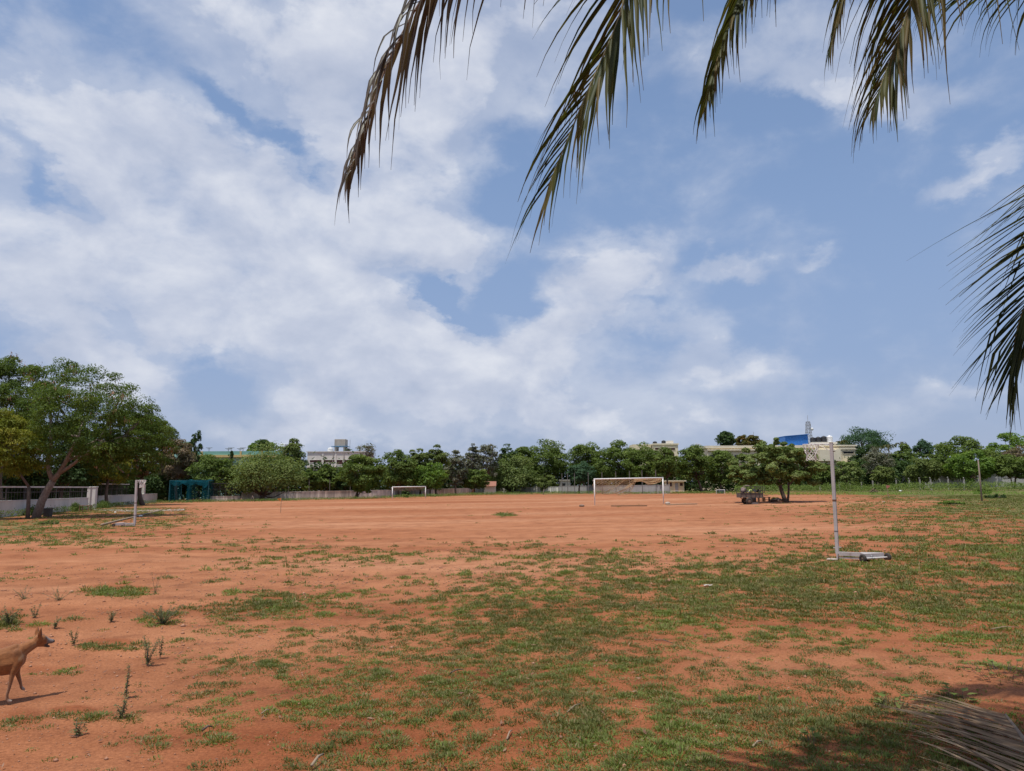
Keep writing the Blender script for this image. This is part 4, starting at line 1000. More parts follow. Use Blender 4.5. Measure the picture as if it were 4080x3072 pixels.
def buildings():
    # --- teal building
    d = 158; b = onground(At(930, 1950, d)); r_ = thing('teal_building', 'pale teal school building with ochre bands behind the left trees', 'building', b); X, Z = local(r_)
    zt = Z(1798, d, 930); x0, x1 = X(735, d), X(1125, d); z2 = Z(1822, d, 930)
    MB().box(x0, x1, 0, 12, -0.5, z2 - .003).build('wall', M['teal_pale'], r_)
    MB().box(x0 - .3, x1 + .3, -.5, 12.3, z2 + .5, zt).build('parapet', M['teal'], r_)
    MB().box(x0 - .4, x1 + .4, -.7, 12.4, z2, z2 + .497).build('band', M['ochre'], r_)
    for px in (800, 955, 1040): MB().box(X(px, d), X(px + 7, d), -.62, -.503, z2 + .5, zt + .01).build('pilaster', M['ochre'], r_)
    for px in (850, 900, 985, 1010, 1075, 1100):
        for zz in (1.0, 4.3): windows(r_, X(px, d), X(px, d) + 1.4, zz, zz + 1.5, 0, M['dark_glass'], M['teal'])
    # taller stair block on its left
    lx0, lx1 = X(690, d), X(764, d); lz = Z(1768, d, 730)
    sb = MB().box(lx0 + .6, lx1, -1.5, -.51, -0.5, lz - .5).build('stair_block', M['teal_pale'], r_)
    MB().box(lx0 - .2, lx1 + .3, -1.9, -.4, lz - .497, lz - .003).build('roof_slab', M['ochre'], sb)
    MB().box(lx0, lx0 + .55, -1.75, -1.0, -0.5, lz - .5).build('pillar', M['ochre'], sb)
    MB().box(lx0 + .1, lx1, -1.6, -.45, lz, lz + .35).build('roof_edge', M['teal'], sb)
    for i, px in enumerate((821, 899, 910, 946, 958)):
        p = At(px, 1798, d); t = thing('roof_aerial', ORD[i] + ' T-shaped aerial mast from the left on the teal roof', 'aerial', (p[0], d + 1.5, p[2] - .05), group='aerial masts on the teal roof')
        h = (1798 - (1782 + i % 2 * 3)) * d / F
        MB().tube([(0, 0, 0), (0, 0, h)], .06, 6).build('mast', M['mesh_steel'], t); MB().beam((-.7, 0, h), (.7, 0, h), .09).build('crossbar', M['mesh_steel'], t); MB().beam((-.4, 0, h * .75), (.4, 0, h * .75), .07).build('crossbar', M['mesh_steel'], t)
    p = At(1115, 1798, d); t = thing('roof_tank', 'white square tank box on legs above the teal roof', 'water tank', (p[0], d + 2, p[2]))
    h = 31 * d / F; w = 12 * d / F
    MB().box(-w, w, -w, w, h * .25, h).build('tank_body', M['white_plastic'], t, bevel=.05)
    for sx in (-1, 1):
        for sy in (-1, 1): MB().box(sx * w * .8 - .08, sx * w * .8 + .08, sy * w * .8 - .08, sy * w * .8 + .08, 0, h * .25 - .003).build('leg', M['steel'], t)
    # --- off-white building with the water tower
    d = 176; b = onground(At(1325, 1950, d)); r_ = thing('offwhite_building', 'off-white flat-roofed building with maroon louvre strips left of centre', 'building', b); X, Z = local(r_)
    x0, x1 = X(1222, d), X(1452, d); zt = Z(1802, d, 1330)
    MB().box(x0, x1, 0, 11, -0.5, zt).build('wall', M['offwhite'], r_)
    MB().box(x0 - .2, x1 + .2, -.2, 11.2, zt + .003, zt + .25).build('roof_edge', M['white_wall'], r_)
    for px in (1281, 1333, 1400): MB().box(X(px, d), X(px, d) + .35, -.1, -.003, 0, zt - .05).build('pilaster', M['offwhite'], r_)
    MB().box(x0, x1, -.35, -.105, Z(1858, d), Z(1853, d)).build('floor_band', M['offwhite'], r_)
    for (a, c, t0, t1) in ((1233, 1279, 1829, 1838), (1288, 1331, 1829, 1838), (1340, 1363, 1829, 1846), (1371, 1396, 1829, 1838), (1236, 1262, 1880, 1900), (1295, 1320, 1880, 1900)):
        windows(r_, X(a, d), X(c, d), Z(t1, d), Z(t0, d), 0, M['maroon'], M['offwhite'], 2)
    for px in (1325, 1368): MB().tube([(X(px, d), -.2, 1), (X(px, d), -.2, zt + .4)], .07, 6).build('drain_pipe', M['concrete'], r_)
    MB().quad((X(1175, d), -2, Z(1936, d)), (X(1205, d), -2, Z(1921, d)), (X(1205, d), -.3, Z(1921, d)), (X(1175, d), -.3, Z(1936, d))).quad((X(1175, d), -2, Z(1941, d)), (X(1175, d), -2, Z(1936, d)), (X(1205, d), -2, Z(1921, d)), (X(1205, d), -2, Z(1926, d))).build('stair_roof', M['cream'], r_)
    p = At(1346, 1801, d); t = thing('water_tower', 'square concrete water tower on four legs atop the off-white building', 'water tower', (p[0], d + 3.2, p[2] + .2)); s = d / F
    w = 22 * s
    MB().box(-w, w, -w, w, 22 * s, 50 * s).build('tank_body', M['concrete'], t, bevel=.05); MB().box(-w * 1.5, w * 1.4, -w * 1.3, w * 1.3, 19.5 * s, 21.9 * s).build('ledge', M['blue_paint'], t)
    for sx in (-1, 1):
        for sy in (-1, 1): MB().box(sx * w * .8 - .22, sx * w * .8 + .22, sy * w * .8 - .22, sy * w * .8 + .22, 0, 19.45 * s).build('leg', M['concrete'], t)
    tank('roof_tank', 'white round water tank on the off-white roof', 1299, 1321, 1782, 1801, d, M['white_plastic'], 'rooftop water tanks')
    tank('roof_tank', 'black round water tank beside the concrete water tower', 1369, 1388, 1784, 1801, d, M['black_plastic'], 'rooftop water tanks')
    p = At(1379, 1800, d); t = thing('roof_aerial', 'slim lightning rod beside the concrete water tower', 'aerial', (p[0], d + 4, p[2])); MB().tube([(0, 0, 0), (0, 0, 3)], .05, 5).build('mast', M['steel'], t); MB().tube([(0, 0, 3), (0, 0, 3.3)], [.06, .01], 5).build('tip', M['steel'], t)
    # --- cream block behind the big goal trees
    d = 215; b = onground(At(2650, 1950, d)); r_ = thing('cream_block', 'cream building with brown window strip above the trees right of centre', 'building', b); X, Z = local(r_)
    x0, x1 = X(2608, d), X(2706, d); zt = Z(1772, d, 2650)
    MB().box(x0, x1, 0, 10, -.5, zt).build('wall', M['cream'], r_); MB().box(x0 - .2, x1 + .2, -.25, 10.2, zt + .003, zt + .4).build('parapet', M['cream_trim'], r_)
    MB().box(X(2532, d), x0 - .21, 3, 10, -.5, Z(1768, d, 2560)).build('wing', M['cream'], r_)
    for (a, c, t0, t1) in ((2637, 2694, 1785, 1793), (2613, 2629, 1784, 1792), (2640, 2690, 1808, 1822)): windows(r_, X(a, d), X(c, d), Z(t1, d, 2650), Z(t0, d, 2650), 0, M['maroon'], M['cream_trim'], 2)
    MB().box(X(2644, d), X(2648, d), -.5, -.09, Z(1815, d, 2650), Z(1778, d, 2650)).build('pilaster', M['cream_trim'], r_)
    MB().box(X(2672, d), X(2694, d), 2, 5, zt + .41, Z(1754, d, 2680)).build('stair_head', M['offwhite'], r_)
    tank('roof_tank', 'left black water tank on the cream building above the trees', 2605, 2622, 1757, 1771, d, M['black_plastic'], 'rooftop water tanks')
    tank('roof_tank', 'right black water tank on the cream building above the trees', 2640, 2657, 1753, 1771, d, M['black_plastic'], 'rooftop water tanks')
    # --- long cream building behind the lone tree
    d = 156; b = onground(At(3110, 1950, d)); r_ = thing('long_building', 'long cream two-storey building behind the lone field tree', 'building', b); X, Z = local(r_)
    x0, x1 = X(2822, d), X(3405, d); zt = Z(1785, d, 3100); zr = Z(1774, d, 3330)
    MB().box(x0, X(3255, d), 0, 12, -.5, zt).build('wall', M['cream'], r_); MB().box(x0 - .3, X(3255, d), -.3, 12.3, zt + .003, Z(1775, d, 3000)).build('parapet', M['cream_trim'], r_)
    MB().box(x0, X(3254, d), -.6, -.003, Z(1800, d), Z(1796, d)).build('sunshade', M['cream_trim'], r_)
    MB().box(X(3255, d) + .003, x1, -1.2, 12, -.5, zr - .3).build('end_wall', M['cream'], r_)
    MB().box(X(3255, d), x1 + .3, -1.5, 12.3, zr - .297, zr).build('end_parapet', M['cream_trim'], r_)
    MB().box(X(3255, d), x1 + .25, -1.45, -1.203, Z(1792, d, 3330), Z(1787, d, 3330)).build('sunshade', M['cream_trim'], r_)
    MB().box(X(3252, d), X(3335, d), -2.6, -1.203, Z(1838, d, 3330), Z(1793, d, 3330)).build('balcony', M['cream_trim'], r_)
    MB().box(X(3252, d), x1, -2.0, -1.46, Z(1848, d, 3330), Z(1843, d, 3330)).build('sunshade', M['cream_trim'], r_)
    windows(r_, X(3336, d), X(3344, d), Z(1821, d, 3330), Z(1802, d, 3330), -1.2, M['dark_glass'], M['cream_trim'])
    windows(r_, X(3355, d), X(3398, d), Z(1809, d, 3330), Z(1800, d, 3330), -1.2, M['dark_glass'], M['cream_trim'])
    windows(r_, X(3275, d), X(3290, d), Z(1868, d, 3330), Z(1850, d, 3330), -1.2, M['dark_glass'], M['cream_trim'])
    for px in (2830, 2870, 2930, 2985, 3040, 3090, 3150, 3200):
        windows(r_, X(px, d), X(px, d) + 1.5, Z(1835, d, 3000), Z(1812, d, 3000), 0, M['dark_glass'], M['cream_trim'])
        windows(r_, X(px, d), X(px, d) + 1.5, Z(1915, d, 3000), Z(1890, d, 3000), 0, M['dark_glass'], M['cream_trim'])
    MB().tube([(X(3348, d), -1.3, 2), (X(3348, d), -1.3, zr - .4)], .08, 6).build('drain_pipe', M['cream_trim'], r_)
    # blue rooftop shed
    p = At(3190, 1776, d); s = d / F; t = thing('blue_shed', 'bright blue sheet-metal shed on the cream roof', 'shed', (p[0], d + 3, p[2])); w = 46 * s
    mb = MB(); k = (39 * s, 47 * s)
    V = [(-w, -1, 0), (w, -1, 0), (w, 4, 0), (-w, 4, 0), (-w, -1, k[0]), (w, -1, k[1]), (w, 4, k[1]), (-w, 4, k[0])]
    mb.v = V; mb.f = [(0, 3, 2, 1), (4, 5, 6, 7), (0, 1, 5, 4), (1, 2, 6, 5), (2, 3, 7, 6), (3, 0, 4, 7)]; mb.build('wall', M['blue_sheet'], t)
    MB().beam((-w - .2, 1.5, k[0] + .08), (w + .2, 1.5, k[1] + .08), 5.6, .1).build('roof', M['blue_sheet'], t)
    for i in range(12): MB().box(-w + (i + .5) * w / 6 - .05, -w + (i + .5) * w / 6 + .05, -1.06, -1.002, .1, k[0] - .1).build('rib', M['blue_sheet'], t)
    sl = At(3285, 1772, d); t = thing('tank_platform', 'white slab platform under the row of roof tanks', 'platform', (sl[0], d + 1.5, sl[2]))
    MB().box(-45 * s, 52 * s, -1.5, 1.8, 4 * s, 10.9 * s).build('slab', M['offwhite'], t)
    for q in (-40, 0, 45): MB().box(q * s - .2, q * s + .2, -1.2, 1.5, 0, 4 * s - .003).build('leg', M['offwhite'], t)
    for i, (a, c, t0) in enumerate(((3240, 3261, 1740), (3262, 3283, 1738), (3284, 3306, 1735))):
        tank('roof_tank', ('leftmost', 'middle', 'rightmost')[i] + ' of three black water tanks beside the blue shed', a, c, t0, 1761, d, M['black_plastic'], 'rooftop water tanks')
    tank('roof_tank', 'tall white water tank right of the three black ones', 3307, 3330, 1733, 1761, d, M['white_plastic'], 'rooftop water tanks')
    # --- guard hut
    d = G(2705, 1962)[1]; b = onground(G(2706, 1961)); r_ = thing('guard_hut', 'small cream guard hut with grey door behind the big goal', 'hut', b); X, Z = local(r_); s = d / F
    x0, x1 = X(2673, d), X(2740, d); zt = Z(1918, d, 2706)
    MB().box(x0, x1, 0, 3.2, -.3, zt).build('wall', M['cream'], r_); MB().box(x0 - .35, x1 + .35, -.45, 3.5, zt + .003, zt + .22).build('roof', M['cream_trim'], r_)
    windows(r_, X(2681, d), X(2690, d), Z(1938, d, 2706), Z(1922, d, 2706), 0, M['maroon'], M['cream_trim'])
    windows(r_, X(2722, d), X(2734, d), Z(1936, d, 2706), Z(1924, d, 2706), 0, M['maroon'], M['cream_trim'])
    dr = MB().box(X(2703, d), X(2716, d), -.03, .05, .15, Z(1919, d, 2706) - .2).build('door', M['steel'], r_); MB().box(X(2704.5, d), X(2705.5, d), -.07, -.033, .95, 1.1).build('handle', M['black_steel'], dr)
    MB().box(X(2694, d), X(2728, d), -1.2, -.05, -.1, .12).build('step', M['step'], r_)
    # --- small white outbuilding half hidden left of the big goal, and a shed roof behind the long wall
    d = 190; b = onground(At(2262, 1950, d)); r_ = thing('white_shed', 'small white outbuilding glimpsed under trees left of the big goal', 'building', b); X, Z = local(r_)
    MB().box(X(2232, d), X(2272, d), 0, 5, -.3, 2.9).build('wall', M['offwhite'], r_); MB().box(X(2228, d), X(2276, d), -.4, 5.4, 2.903, 3.1).build('roof', M['white_wall'], r_)
    windows(r_, X(2240, d), X(2252, d), 1.1, 2.2, 0, M['dark_glass'], M['white_wall'])
    d = 172; b = onground(At(1950, 1950, d)); r_ = thing('tile_shed', 'low red-roofed shed just behind the far wall', 'shed', b); X, Z = local(r_)
    MB().box(X(1928, d), X(1972, d), 4, 10, -.3, 1.9).build('wall', M['offwhite'], r_)
    mb = MB(); mb.v = [(X(1925, d), 3.3, 1.85), (X(1975, d), 3.3, 1.85), (X(1975, d), 7, 3.0), (X(1925, d), 7, 3.0), (X(1925, d), 10.5, 1.85), (X(1975, d), 10.5, 1.85)]
    mb.f = [(0, 1, 2, 3), (3, 2, 5, 4), (0, 3, 4), (1, 5, 2)]; mb.build('roof', M['tile_roof'], r_)
    d = 196; b = onground(At(1900, 1950, d)); r_ = thing('pale_building', 'pale building glimpsed through the silvery trees', 'building', b); X, Z = local(r_)
    MB().box(X(1858, d), X(1918, d), 0, 8, -.3, Z(1822, d, 1900)).build('wall', M['white_plastic'], r_); MB().box(X(1855, d), X(1921, d), -.4, 8.4, Z(1822, d, 1900) + .003, Z(1817, d, 1900)).build('parapet', M['cream_trim'], r_)
    for px in (1865, 1885, 1903): windows(r_, X(px, d), X(px + 9, d), Z(1845, d, 1900), Z(1832, d, 1900), 0, M['dark_glass'], M['offwhite'])
    # --- lattice mast(s)
    def mast(lab, px, yt, yb, d, wpx, dish):
        s = d / F; p = At(px, yb, d); t = thing('lattice_mast', lab, 'mast', (p[0], d, p[2] - 8)); H = (yb - yt) * s + 8; w0 = wpx * s / 2 * 1.6; 
        lv = [(w0 * (1 - .72 * min(1, z / (H * .95))), z) for z in np.linspace(0, H * .86, 12)]
        c = [(-1, -1), (1, -1), (1, 1), (-1, 1)]
        for cx, cy in c: MB().tube([(cx * w, cy * w, z) for w, z in lv], .055, 5).build('leg', M['mesh_steel'], t)
        br = MB()
        for (w, z), (w2, z2) in zip(lv[:-1], lv[1:]):
            for i in range(4):
                a, b_ = c[i], c[(i + 1) % 4]
                br.tube([(a[0] * w, a[1] * w, z), (b_[0] * w2, b_[1] * w2, z2)], .03, 4); br.tube([(b_[0] * w, b_[1] * w, z), (a[0] * w2, a[1] * w2, z2)], .03, 4)
                br.tube([(a[0] * w2, a[1] * w2, z2), (b_[0] * w2, b_[1] * w2, z2)], .035, 4)
        tag(br.build('bracing', M['mesh_steel'], t), kind='stuff')
        MB().tube([(0, 0, H * .86), (0, 0, H)], .06, 5).build('spire', M['steel'], t)
        if dish:
            MB().lathe([(.001, 0), (.35, .1), (.45, .22)], 14, (w0 * .9, -.4, H - 55 * s), 'y').build('dish', M['white_plastic'], t)
            for z in (.7, .78): 
                for sx in (-1, 1): MB().box(sx * w0 * .6 - .06, sx * w0 * .6 + .06, -.1, .05, H * z - .5, H * z + .5).build('antenna_panel', M['steel'], t)
    mast('tall grey lattice telecom mast rising behind the blue shed', 3222, 1655, 1732, 225, 20, True)
    mast('small lattice mast behind the orange-tinged tree', 3003, 1720, 1740, 230, 13, False)
    d = 150; p = onground(At(2789, 1950, d)); t = thing('flood_lamp', 'white panel lamp on a tall pole over the trees', 'lamp', p); hz = At(2789, 1771, d)[2] - p[2]
    MB().tube([(0, 0, 0), (0, 0, hz)], [.09, .06], 8).build('pole', M['steel'], t); MB().box(-.55, .55, -.3, .3, hz + .003, hz + .1, Matrix.Rotation(R(10), 3, 'Y'), (0, 0, hz)).build('panel', M['white_plastic'], t); MB().beam((-.3, 0, hz - .35), (.35, 0, hz - .05), .09).build('lamp_head', M['white_plastic'], t)
buildings()

# ------------------------------------------------------------------ cricket practice net
def cricket_net():
    a = onground(G(672, 2002)); b = onground(G(828, 1999)); s = a[1] / F
    t = thing('cricket_net', 'teal netting cage for cricket practice on the left side', 'cricket net', a); v = b - a; dep = np.array([-3.0, 11.0, 0])
    H = 3.55
    corners = [np.zeros(3), v * .5, v, dep, v * .5 + dep, v + dep]
    for c in corners: MB().tube([c + [0, 0, -.2], c + [0, 0, H]], .05, 6).build('pole', M['teal_tarp'], t)
    for p, q in ((0, 2), (3, 5), (0, 3), (1, 4), (2, 5)): MB().tube([corners[p] + [0, 0, H - .02], corners[q] + [0, 0, H - .02]], .035, 5).build('top_bar', M['teal_tarp'], t)
    n, m = 17, 9; P = []
    for i in range(n):
        row = []
        for j in range(m):
            u, w = i / (n - 1), j / (m - 1); p = v * u + dep * w
            sag = .35 * math.sin(math.pi * ((u * 2) % 1)) * (0.4 + .6 * math.sin(math.pi * w)) + .12 * math.sin(u * 23) * math.sin(w * 9)
            row.append(p + [0, 0, H + .03 - sag])
        P.append(row)
    MB().grid(P).build('roof_net', M['teal_roof'], t, smooth=True)
    # valance hanging from the front edge
    P = []
    for i in range(25):
        u = i / 24; p = v * u + np.array([0, -.06, 0]); dr = .55 + .35 * abs(math.sin(u * 9.5)) + (.5 if .85 < u < .97 else 0)
        P.append([p + [0, 0, H + .02], p + [0, -.08 * math.sin(u * 40), H - dr * .5], p + [0, .1 * math.sin(u * 31), H - dr]])
    MB().grid(P).build('front_valance', M['teal_roof'], t, smooth=True)
    def curtain(p0, p1, bunch=1.0):
        P = []
        for i in range(15):
            u = i / 14; q = np.array(p0) * (1 - u) + np.array(p1) * u; f = .14 * math.sin(i * 2.4)
            P.append([q + [f * .3, f, H], q + [f * bunch * .5, f * 1.3, H * .5], q + [f, f * 1.5, 0.02]])
        return MB().grid(P).build('side_net', M['teal_net'], t, smooth=True)
    curtain(v + [0.05, 0, 0], v + dep + [0.05, 0, 0]); curtain(np.array([-.05, 0, 0]), dep + [-.05, 0, 0]); curtain(v * .45, v * .54); curtain(v * .5 + [0, .5, 0], v * .5 + dep); curtain(v * .82 + [0, .2, 0], v * .99 + [0, .1, 0])
cricket_net()

# ------------------------------------------------------------------ goals
def net_mesh(name, root, P, r_, mat):
    """diamond net: thin cords along the diagonals of a grid of points"""
    mb = MB(); n, m = len(P), len(P[0])
    for i in range(n - 1):
        for j in range(m - 1):
            if (i + j) % 2 == 0: mb.tube([P[i][j], P[i + 1][j + 1]], r_, 3, False)
            else: mb.tube([P[i + 1][j], P[i][j + 1]], r_, 3, False)
    return tag(mb.build(name, mat, root), kind='stuff')

def goal(name, label, pl, pr, H, drop, mat_net, cord, cols, rows, dia=0.12):
    a = onground(pl); b = onground(pr); t = thing(name, label, 'goal', a, group='football goals'); v = b - a
    MB().tube([(0, 0, -.2), (0, 0, H)], dia / 2, 10).build('post', M['goal_white'], t, smooth=True)
    MB().tube([v + [0, 0, -.2], v + [0, 0, H]], dia / 2, 10).build('post', M['goal_white'], t, smooth=True)
    MB().tube([unit(v) * -.06 + [0, 0, H], v + unit(v) * .06 + [0, 0, H]], dia / 2 * 1.05, 10).build('crossbar', M['goal_white'], t, smooth=True)
    back = np.array([-v[1], v[0], 0]) / np.linalg.norm(v)
    for q in (np.zeros(3), v): MB().tube([q + [0, 0, H - .05], q + back * .7 + [0, 0, H - .15]], .025, 6).build('net_bracket', M['goal_white'], t)
    P = []
    for i in range(cols + 1):
        u = i / cols; dp = drop(u) * H; row = []
        for j in range(rows + 1):
            w = j / rows
            row.append(v * u + back * (.15 + .55 * math.sin(w * 2.2) + .10 * math.sin(u * 17 + w * 5)) + unit(v) * (.06 * math.sin(w * 11 + u * 30)) + [0, 0, H - .03 - dp * w - .05 * dp * math.sin(u * 40) * w])
        P.append(row)
    net_mesh('net', t, P, cord, mat_net)
    return t, v, back, H
def d1(u): return float(np.interp(u, [0, .06, .2, .35, .5, .58, .63, .7, .8, .9, 1], [.50, .44, .56, .60, .56, .42, .12, .10, .24, .22, .06]))
gt, gv, gb, gH = goal('football_goal', 'large white football goal with torn tan net in mid-field', G(2370, 2014), G(2644, 2008), 2.48, d1, M['net_tan'], 0.020, 46, 14)
# loose net folds: sagging ropes
def ropes():
    for (u0, u1, z0, z1, sag) in ((0, .62, .52, .98, .55), (0.0, .45, .46, .95, .25), (.62, 1, .96, .97, .22), (.66, 1, .98, .90, .3), (.0, .03, .9, .4, .1), (.3, .62, .45, .95, .2), (.33, .56, .42, .46, .10)):
        pts = []
        for k in range(13):
            w = k / 12; u = u0 + (u1 - u0) * w; z = (z0 + (z1 - z0) * w) * gH - sag * gH * math.sin(math.pi * w) * .55
            pts.append(gv * u + gb * .3 + [0, 0, max(.75, z)])
        MB().tube(pts, .03, 5).build('net_rope', M['net_tan'], gt)
ropes()
def d2(u): return float(np.interp(u, [0, .1, .25, .45, .6, .75, .9, 1], [.25, .32, .28, .36, .32, .30, .26, .12]))
goal('football_goal', 'small white goal with thin brown net in front of the far wall', G(1563, 1988), G(1695, 1985), 2.0, d2, M['net_brown'], 0.028, 40, 7, 0.15)

def blue_goal(label, px0, px1, py, hpx):
    a = onground(G(px0, py)); b = onground(G(px1, py)); s = a[1] / F; h = hpx * s; v = b - a
    t = thing('mini_goal', label, 'goal', a, group='mini goals by the verge'); back = np.array([0, .7, 0])
    for q in (np.zeros(3), v): MB().tube([q, q + [0, 0, h]], .04, 6).build('post', M['goal_white'], t); MB().tube([q + [0, 0, h], q + back + [.1, 0, .03]], .03, 5).build('stay', M['goal_white'], t)
    MB().tube([[0, 0, h], v + [0, 0, h]], .045, 6).build('crossbar', M['goal_white'], t)
    q = v * .4; MB().tube([q + [0, 0, h], q + [.12, .1, 0]], .035, 5).build('brace', M['goal_white'], t)
    mb = MB(); mb.grid([[v * u + back * w + [0, 0, h * (1 - w) + .02] for w in (0.08, .35, .65, .98)] for u in np.linspace(.03, .97, 9)]); mb.build('net', M['blue_panel'], t)
blue_goal('blue-netted mini goal left of the lone field tree', 2855, 2888, 1967, 15)
blue_goal('pale blue mini goal beside the right post of the big goal', 2648, 2663, 1966, 12)

# plank, stones and sticks on the field
def lying(name, label, cat, p0, p1, r_, mat, square=False, taper=.7, group=None):
    a, b = onground(p0), onground(p1); t = unit(b - a); o = a
    mb = MB()
    pts = [np.zeros(3) + [0, 0, r_ * .8], (b - a) * .35 + [0, 0, r_ * 1.05] + np.array([t[1], -t[0], 0]) * .03, (b - a) * .7 + [0, 0, r_ * .9], (b - a) + [0, 0, r_ * .8]]
    if square: mb.beam(pts[0], pts[-1], r_ * 2.4, r_ * 1.6)
    else: mb.tube(pts, np.linspace(r_, r_ * taper, 4), 7)
    ob = mb.build(name, mat, None, smooth=not square); ob.location = tuple(o); tag(ob, label, cat, group); return ob
lying('plank', 'long wooden plank lying in front of the big goal', 'plank', G(2435, 2018), G(2578, 2017), .06, M['wood'], True)
lying('bamboo_pole', 'pale bamboo pole lying at the right post of the big goal', 'pole', G(2655, 2013), G(2778, 2010), .06, M['pale_wood'])
lying('pole', 'long weathered pole lying beside the left netball post', 'pole', G(404, 2095), G(568, 2054), .07, M['pale_wood'])
lying('bamboo_pole', 'thin pale pole lying in line beyond the left netball post', 'pole', G(560, 2056), G(640, 2036), .07, M['pale_wood'])

def stone(label, px, py, r_, mat='pebble'):
    b = onground(G(px, py)); bm = bmesh.new(); bmesh.ops.create_icosphere(bm, subdivisions=2, radius=r_)
    for v in bm.verts: v.co *= 1 + .25 * math.sin(v.co.x * 40 / (r_ * 20) + px) * math.cos(v.co.y * 30 / (r_ * 20) + py); v.co.z *= .65; v.co.x *= 1.2
    me = bpy.data.meshes.new('stone'); bm.to_mesh(me); bm.free(); o = link('stone', me, M[mat]); o.location = (b[0], b[1], b[2] + r_ * .45); tag(o, label, 'stone', 'stones on the field'); return o
stone('brown stone left of the plank before the big goal', 2319, 2019, .20, 'hub')
stone('pale stone at the foot of the right goal post', 2658, 2010, .22)
stone('white stone in the grass near the red flag', 3588, 1959, .22, 'white_plastic')
stone('white stone on the shaded ground left of the left netball post', 458, 2043, .10, 'white_plastic')
stone('white stone beside the fallen pole right of left netball post', 560, 2059, .12, 'white_plastic')

def pebble_line():
    P0, P1 = G(372, 2033), G(735, 2036); n = 620; V, Fc = [], []; k = 0
    bm = bmesh.new(); bmesh.ops.create_icosphere(bm, subdivisions=1, radius=1); vb = np.array([v.co[:] for v in bm.verts]); fb = np.array([[v.index for v in f.verts] for f in bm.faces]); bm.free()
    for i in range(n):
        u = RNG.uniform(0, 1); px = 372 + 363 * u; py = 2031 + 5 * math.sin(u * 3.1) + RNG.normal(0, 2.0); p = G(px, py); r_ = RNG.uniform(.03, .07)
        V.append(vb * r_ * np.array([1.3, 1, .6]) + np.array([p[0], p[1], tz(p[0], p[1]) + r_ * .3])); Fc.append(fb + k); k += len(vb)
    o = link('pebbles', np_mesh('pebbles', np.vstack(V), np.vstack(Fc), k=3), M['pebble']); tag(o, 'line of pale rubble stones along the left edge of the field', 'pebbles', kind='stuff')
pebble_line()

# ------------------------------------------------------------------ flags and poles
def flag(name, label, base, top, mat, size, r_=.02, direction=1):
    b = onground(G(*base)); d = b[1]; tp = At(top[0], top[1], d) - b; t = thing(name, label, 'flag', b, group='corner flags')
    MB().tube([(0, 0, -.1), tuple(tp * .5), tuple(tp)], r_, 6).build('stick', M['pale_wood'], t)
    n = unit(tp); P = []
    for i in range(7):
        u = i / 6; hgt = size * (1 - .85 * u)
        c = tp - n * (.02 + u * .15 * size); P.append([c + np.array([direction * u * size * 1.0, .06 * math.sin(u * 7), 0]), c + np.array([direction * u * size * 1.0, .06 * math.sin(u * 7) + .02, 0]) - n * hgt])
    MB().grid(P).build('cloth', mat, t, smooth=True)
flag('corner_flag', 'orange flag on a thin stick left of the small goal', (1118, 2043), (1121, 1983), M['flag_orange'], .34, .022, -1)
flag('corner_flag', 'faded red flag on a leaning stick on the right side', (3542, 1984), (3530, 1932), M['flag_red'], .42, .03)
def stick_pole(name, label, base, top, r0, r1, cat='pole', mat='bark_pale'):
    b = onground(G(*base)); tp = At(top[0], top[1], b[1]) - b; t = thing(name, label, cat, b)
    q = tp * .5 + np.array([.02, 0, 0])
    MB().tube([(0, 0, -.15), tuple(q), tuple(tp)], [r0, (r0 + r1) / 2, r1], 8).build('shaft', M[mat], t, smooth=True)
    return t, tp
t, tp = stick_pole('wooden_pole', 'tall bare wooden pole leaning left on the right side of the field', (3912, 1996), (3897, 1833), .075, .045)
MB().tube([tuple(tp * .3), tuple(tp * .3 + np.array([.1, -.03, .05]))], .012, 5).build('peg', M['bark_pale'], t)
t, tp = stick_pole('leaning_stick', 'pair of thin sticks leaning together before the far wall left part', (1014, 1999), (1006, 1975), .05, .035)
MB().tube([tuple(tp), (-.75, .1, -.1)], .04, 6).build('brace', M['bark_pale'], t)
t, tp = stick_pole('thin_stick', 'thin upright stick in the verge left of the big goal', (2164, 1972), (2166, 1950), .06, .04)
MB().tube([tuple(tp * .8), tuple(tp * .8 + np.array([.25, 0, .2]))], .03, 5).build('twig', M['bark_pale'], t)

# ------------------------------------------------------------------ netball posts
def wheel(root, c, r_, w, axis, name='wheel'):
    """wheel > rim, axis given as unit horizontal vector"""
    def prof(pr, nm, mat, par):
        mb = MB(); mb.lathe(pr, 20, (0, 0, 0), 'y'); o = mb.build(nm, mat, par, smooth=True)
        if par is root:
            o.location = tuple(float(q) for q in c); o.rotation_euler = (0, 0, math.atan2(axis[1], axis[0]) - math.pi / 2)
        return o
    ty = prof([(r_ * .55, -w / 2), (r_ * .92, -w / 2), (r_, -w / 4), (r_, w / 4), (r_ * .92, w / 2), (r_ * .55, w / 2), (r_ * .55, -w / 2)], name, M['rubber'], root)
    prof([(.001, -w * .3), (r_ * .2, -w * .42), (r_ * .3, -w * .25), (r_ * .54, -w * .3), (r_ * .54, w * .3), (r_ * .3, w * .25), (r_ * .2, w * .42), (.001, w * .3)], 'rim', M['hub'], ty)
    return ty

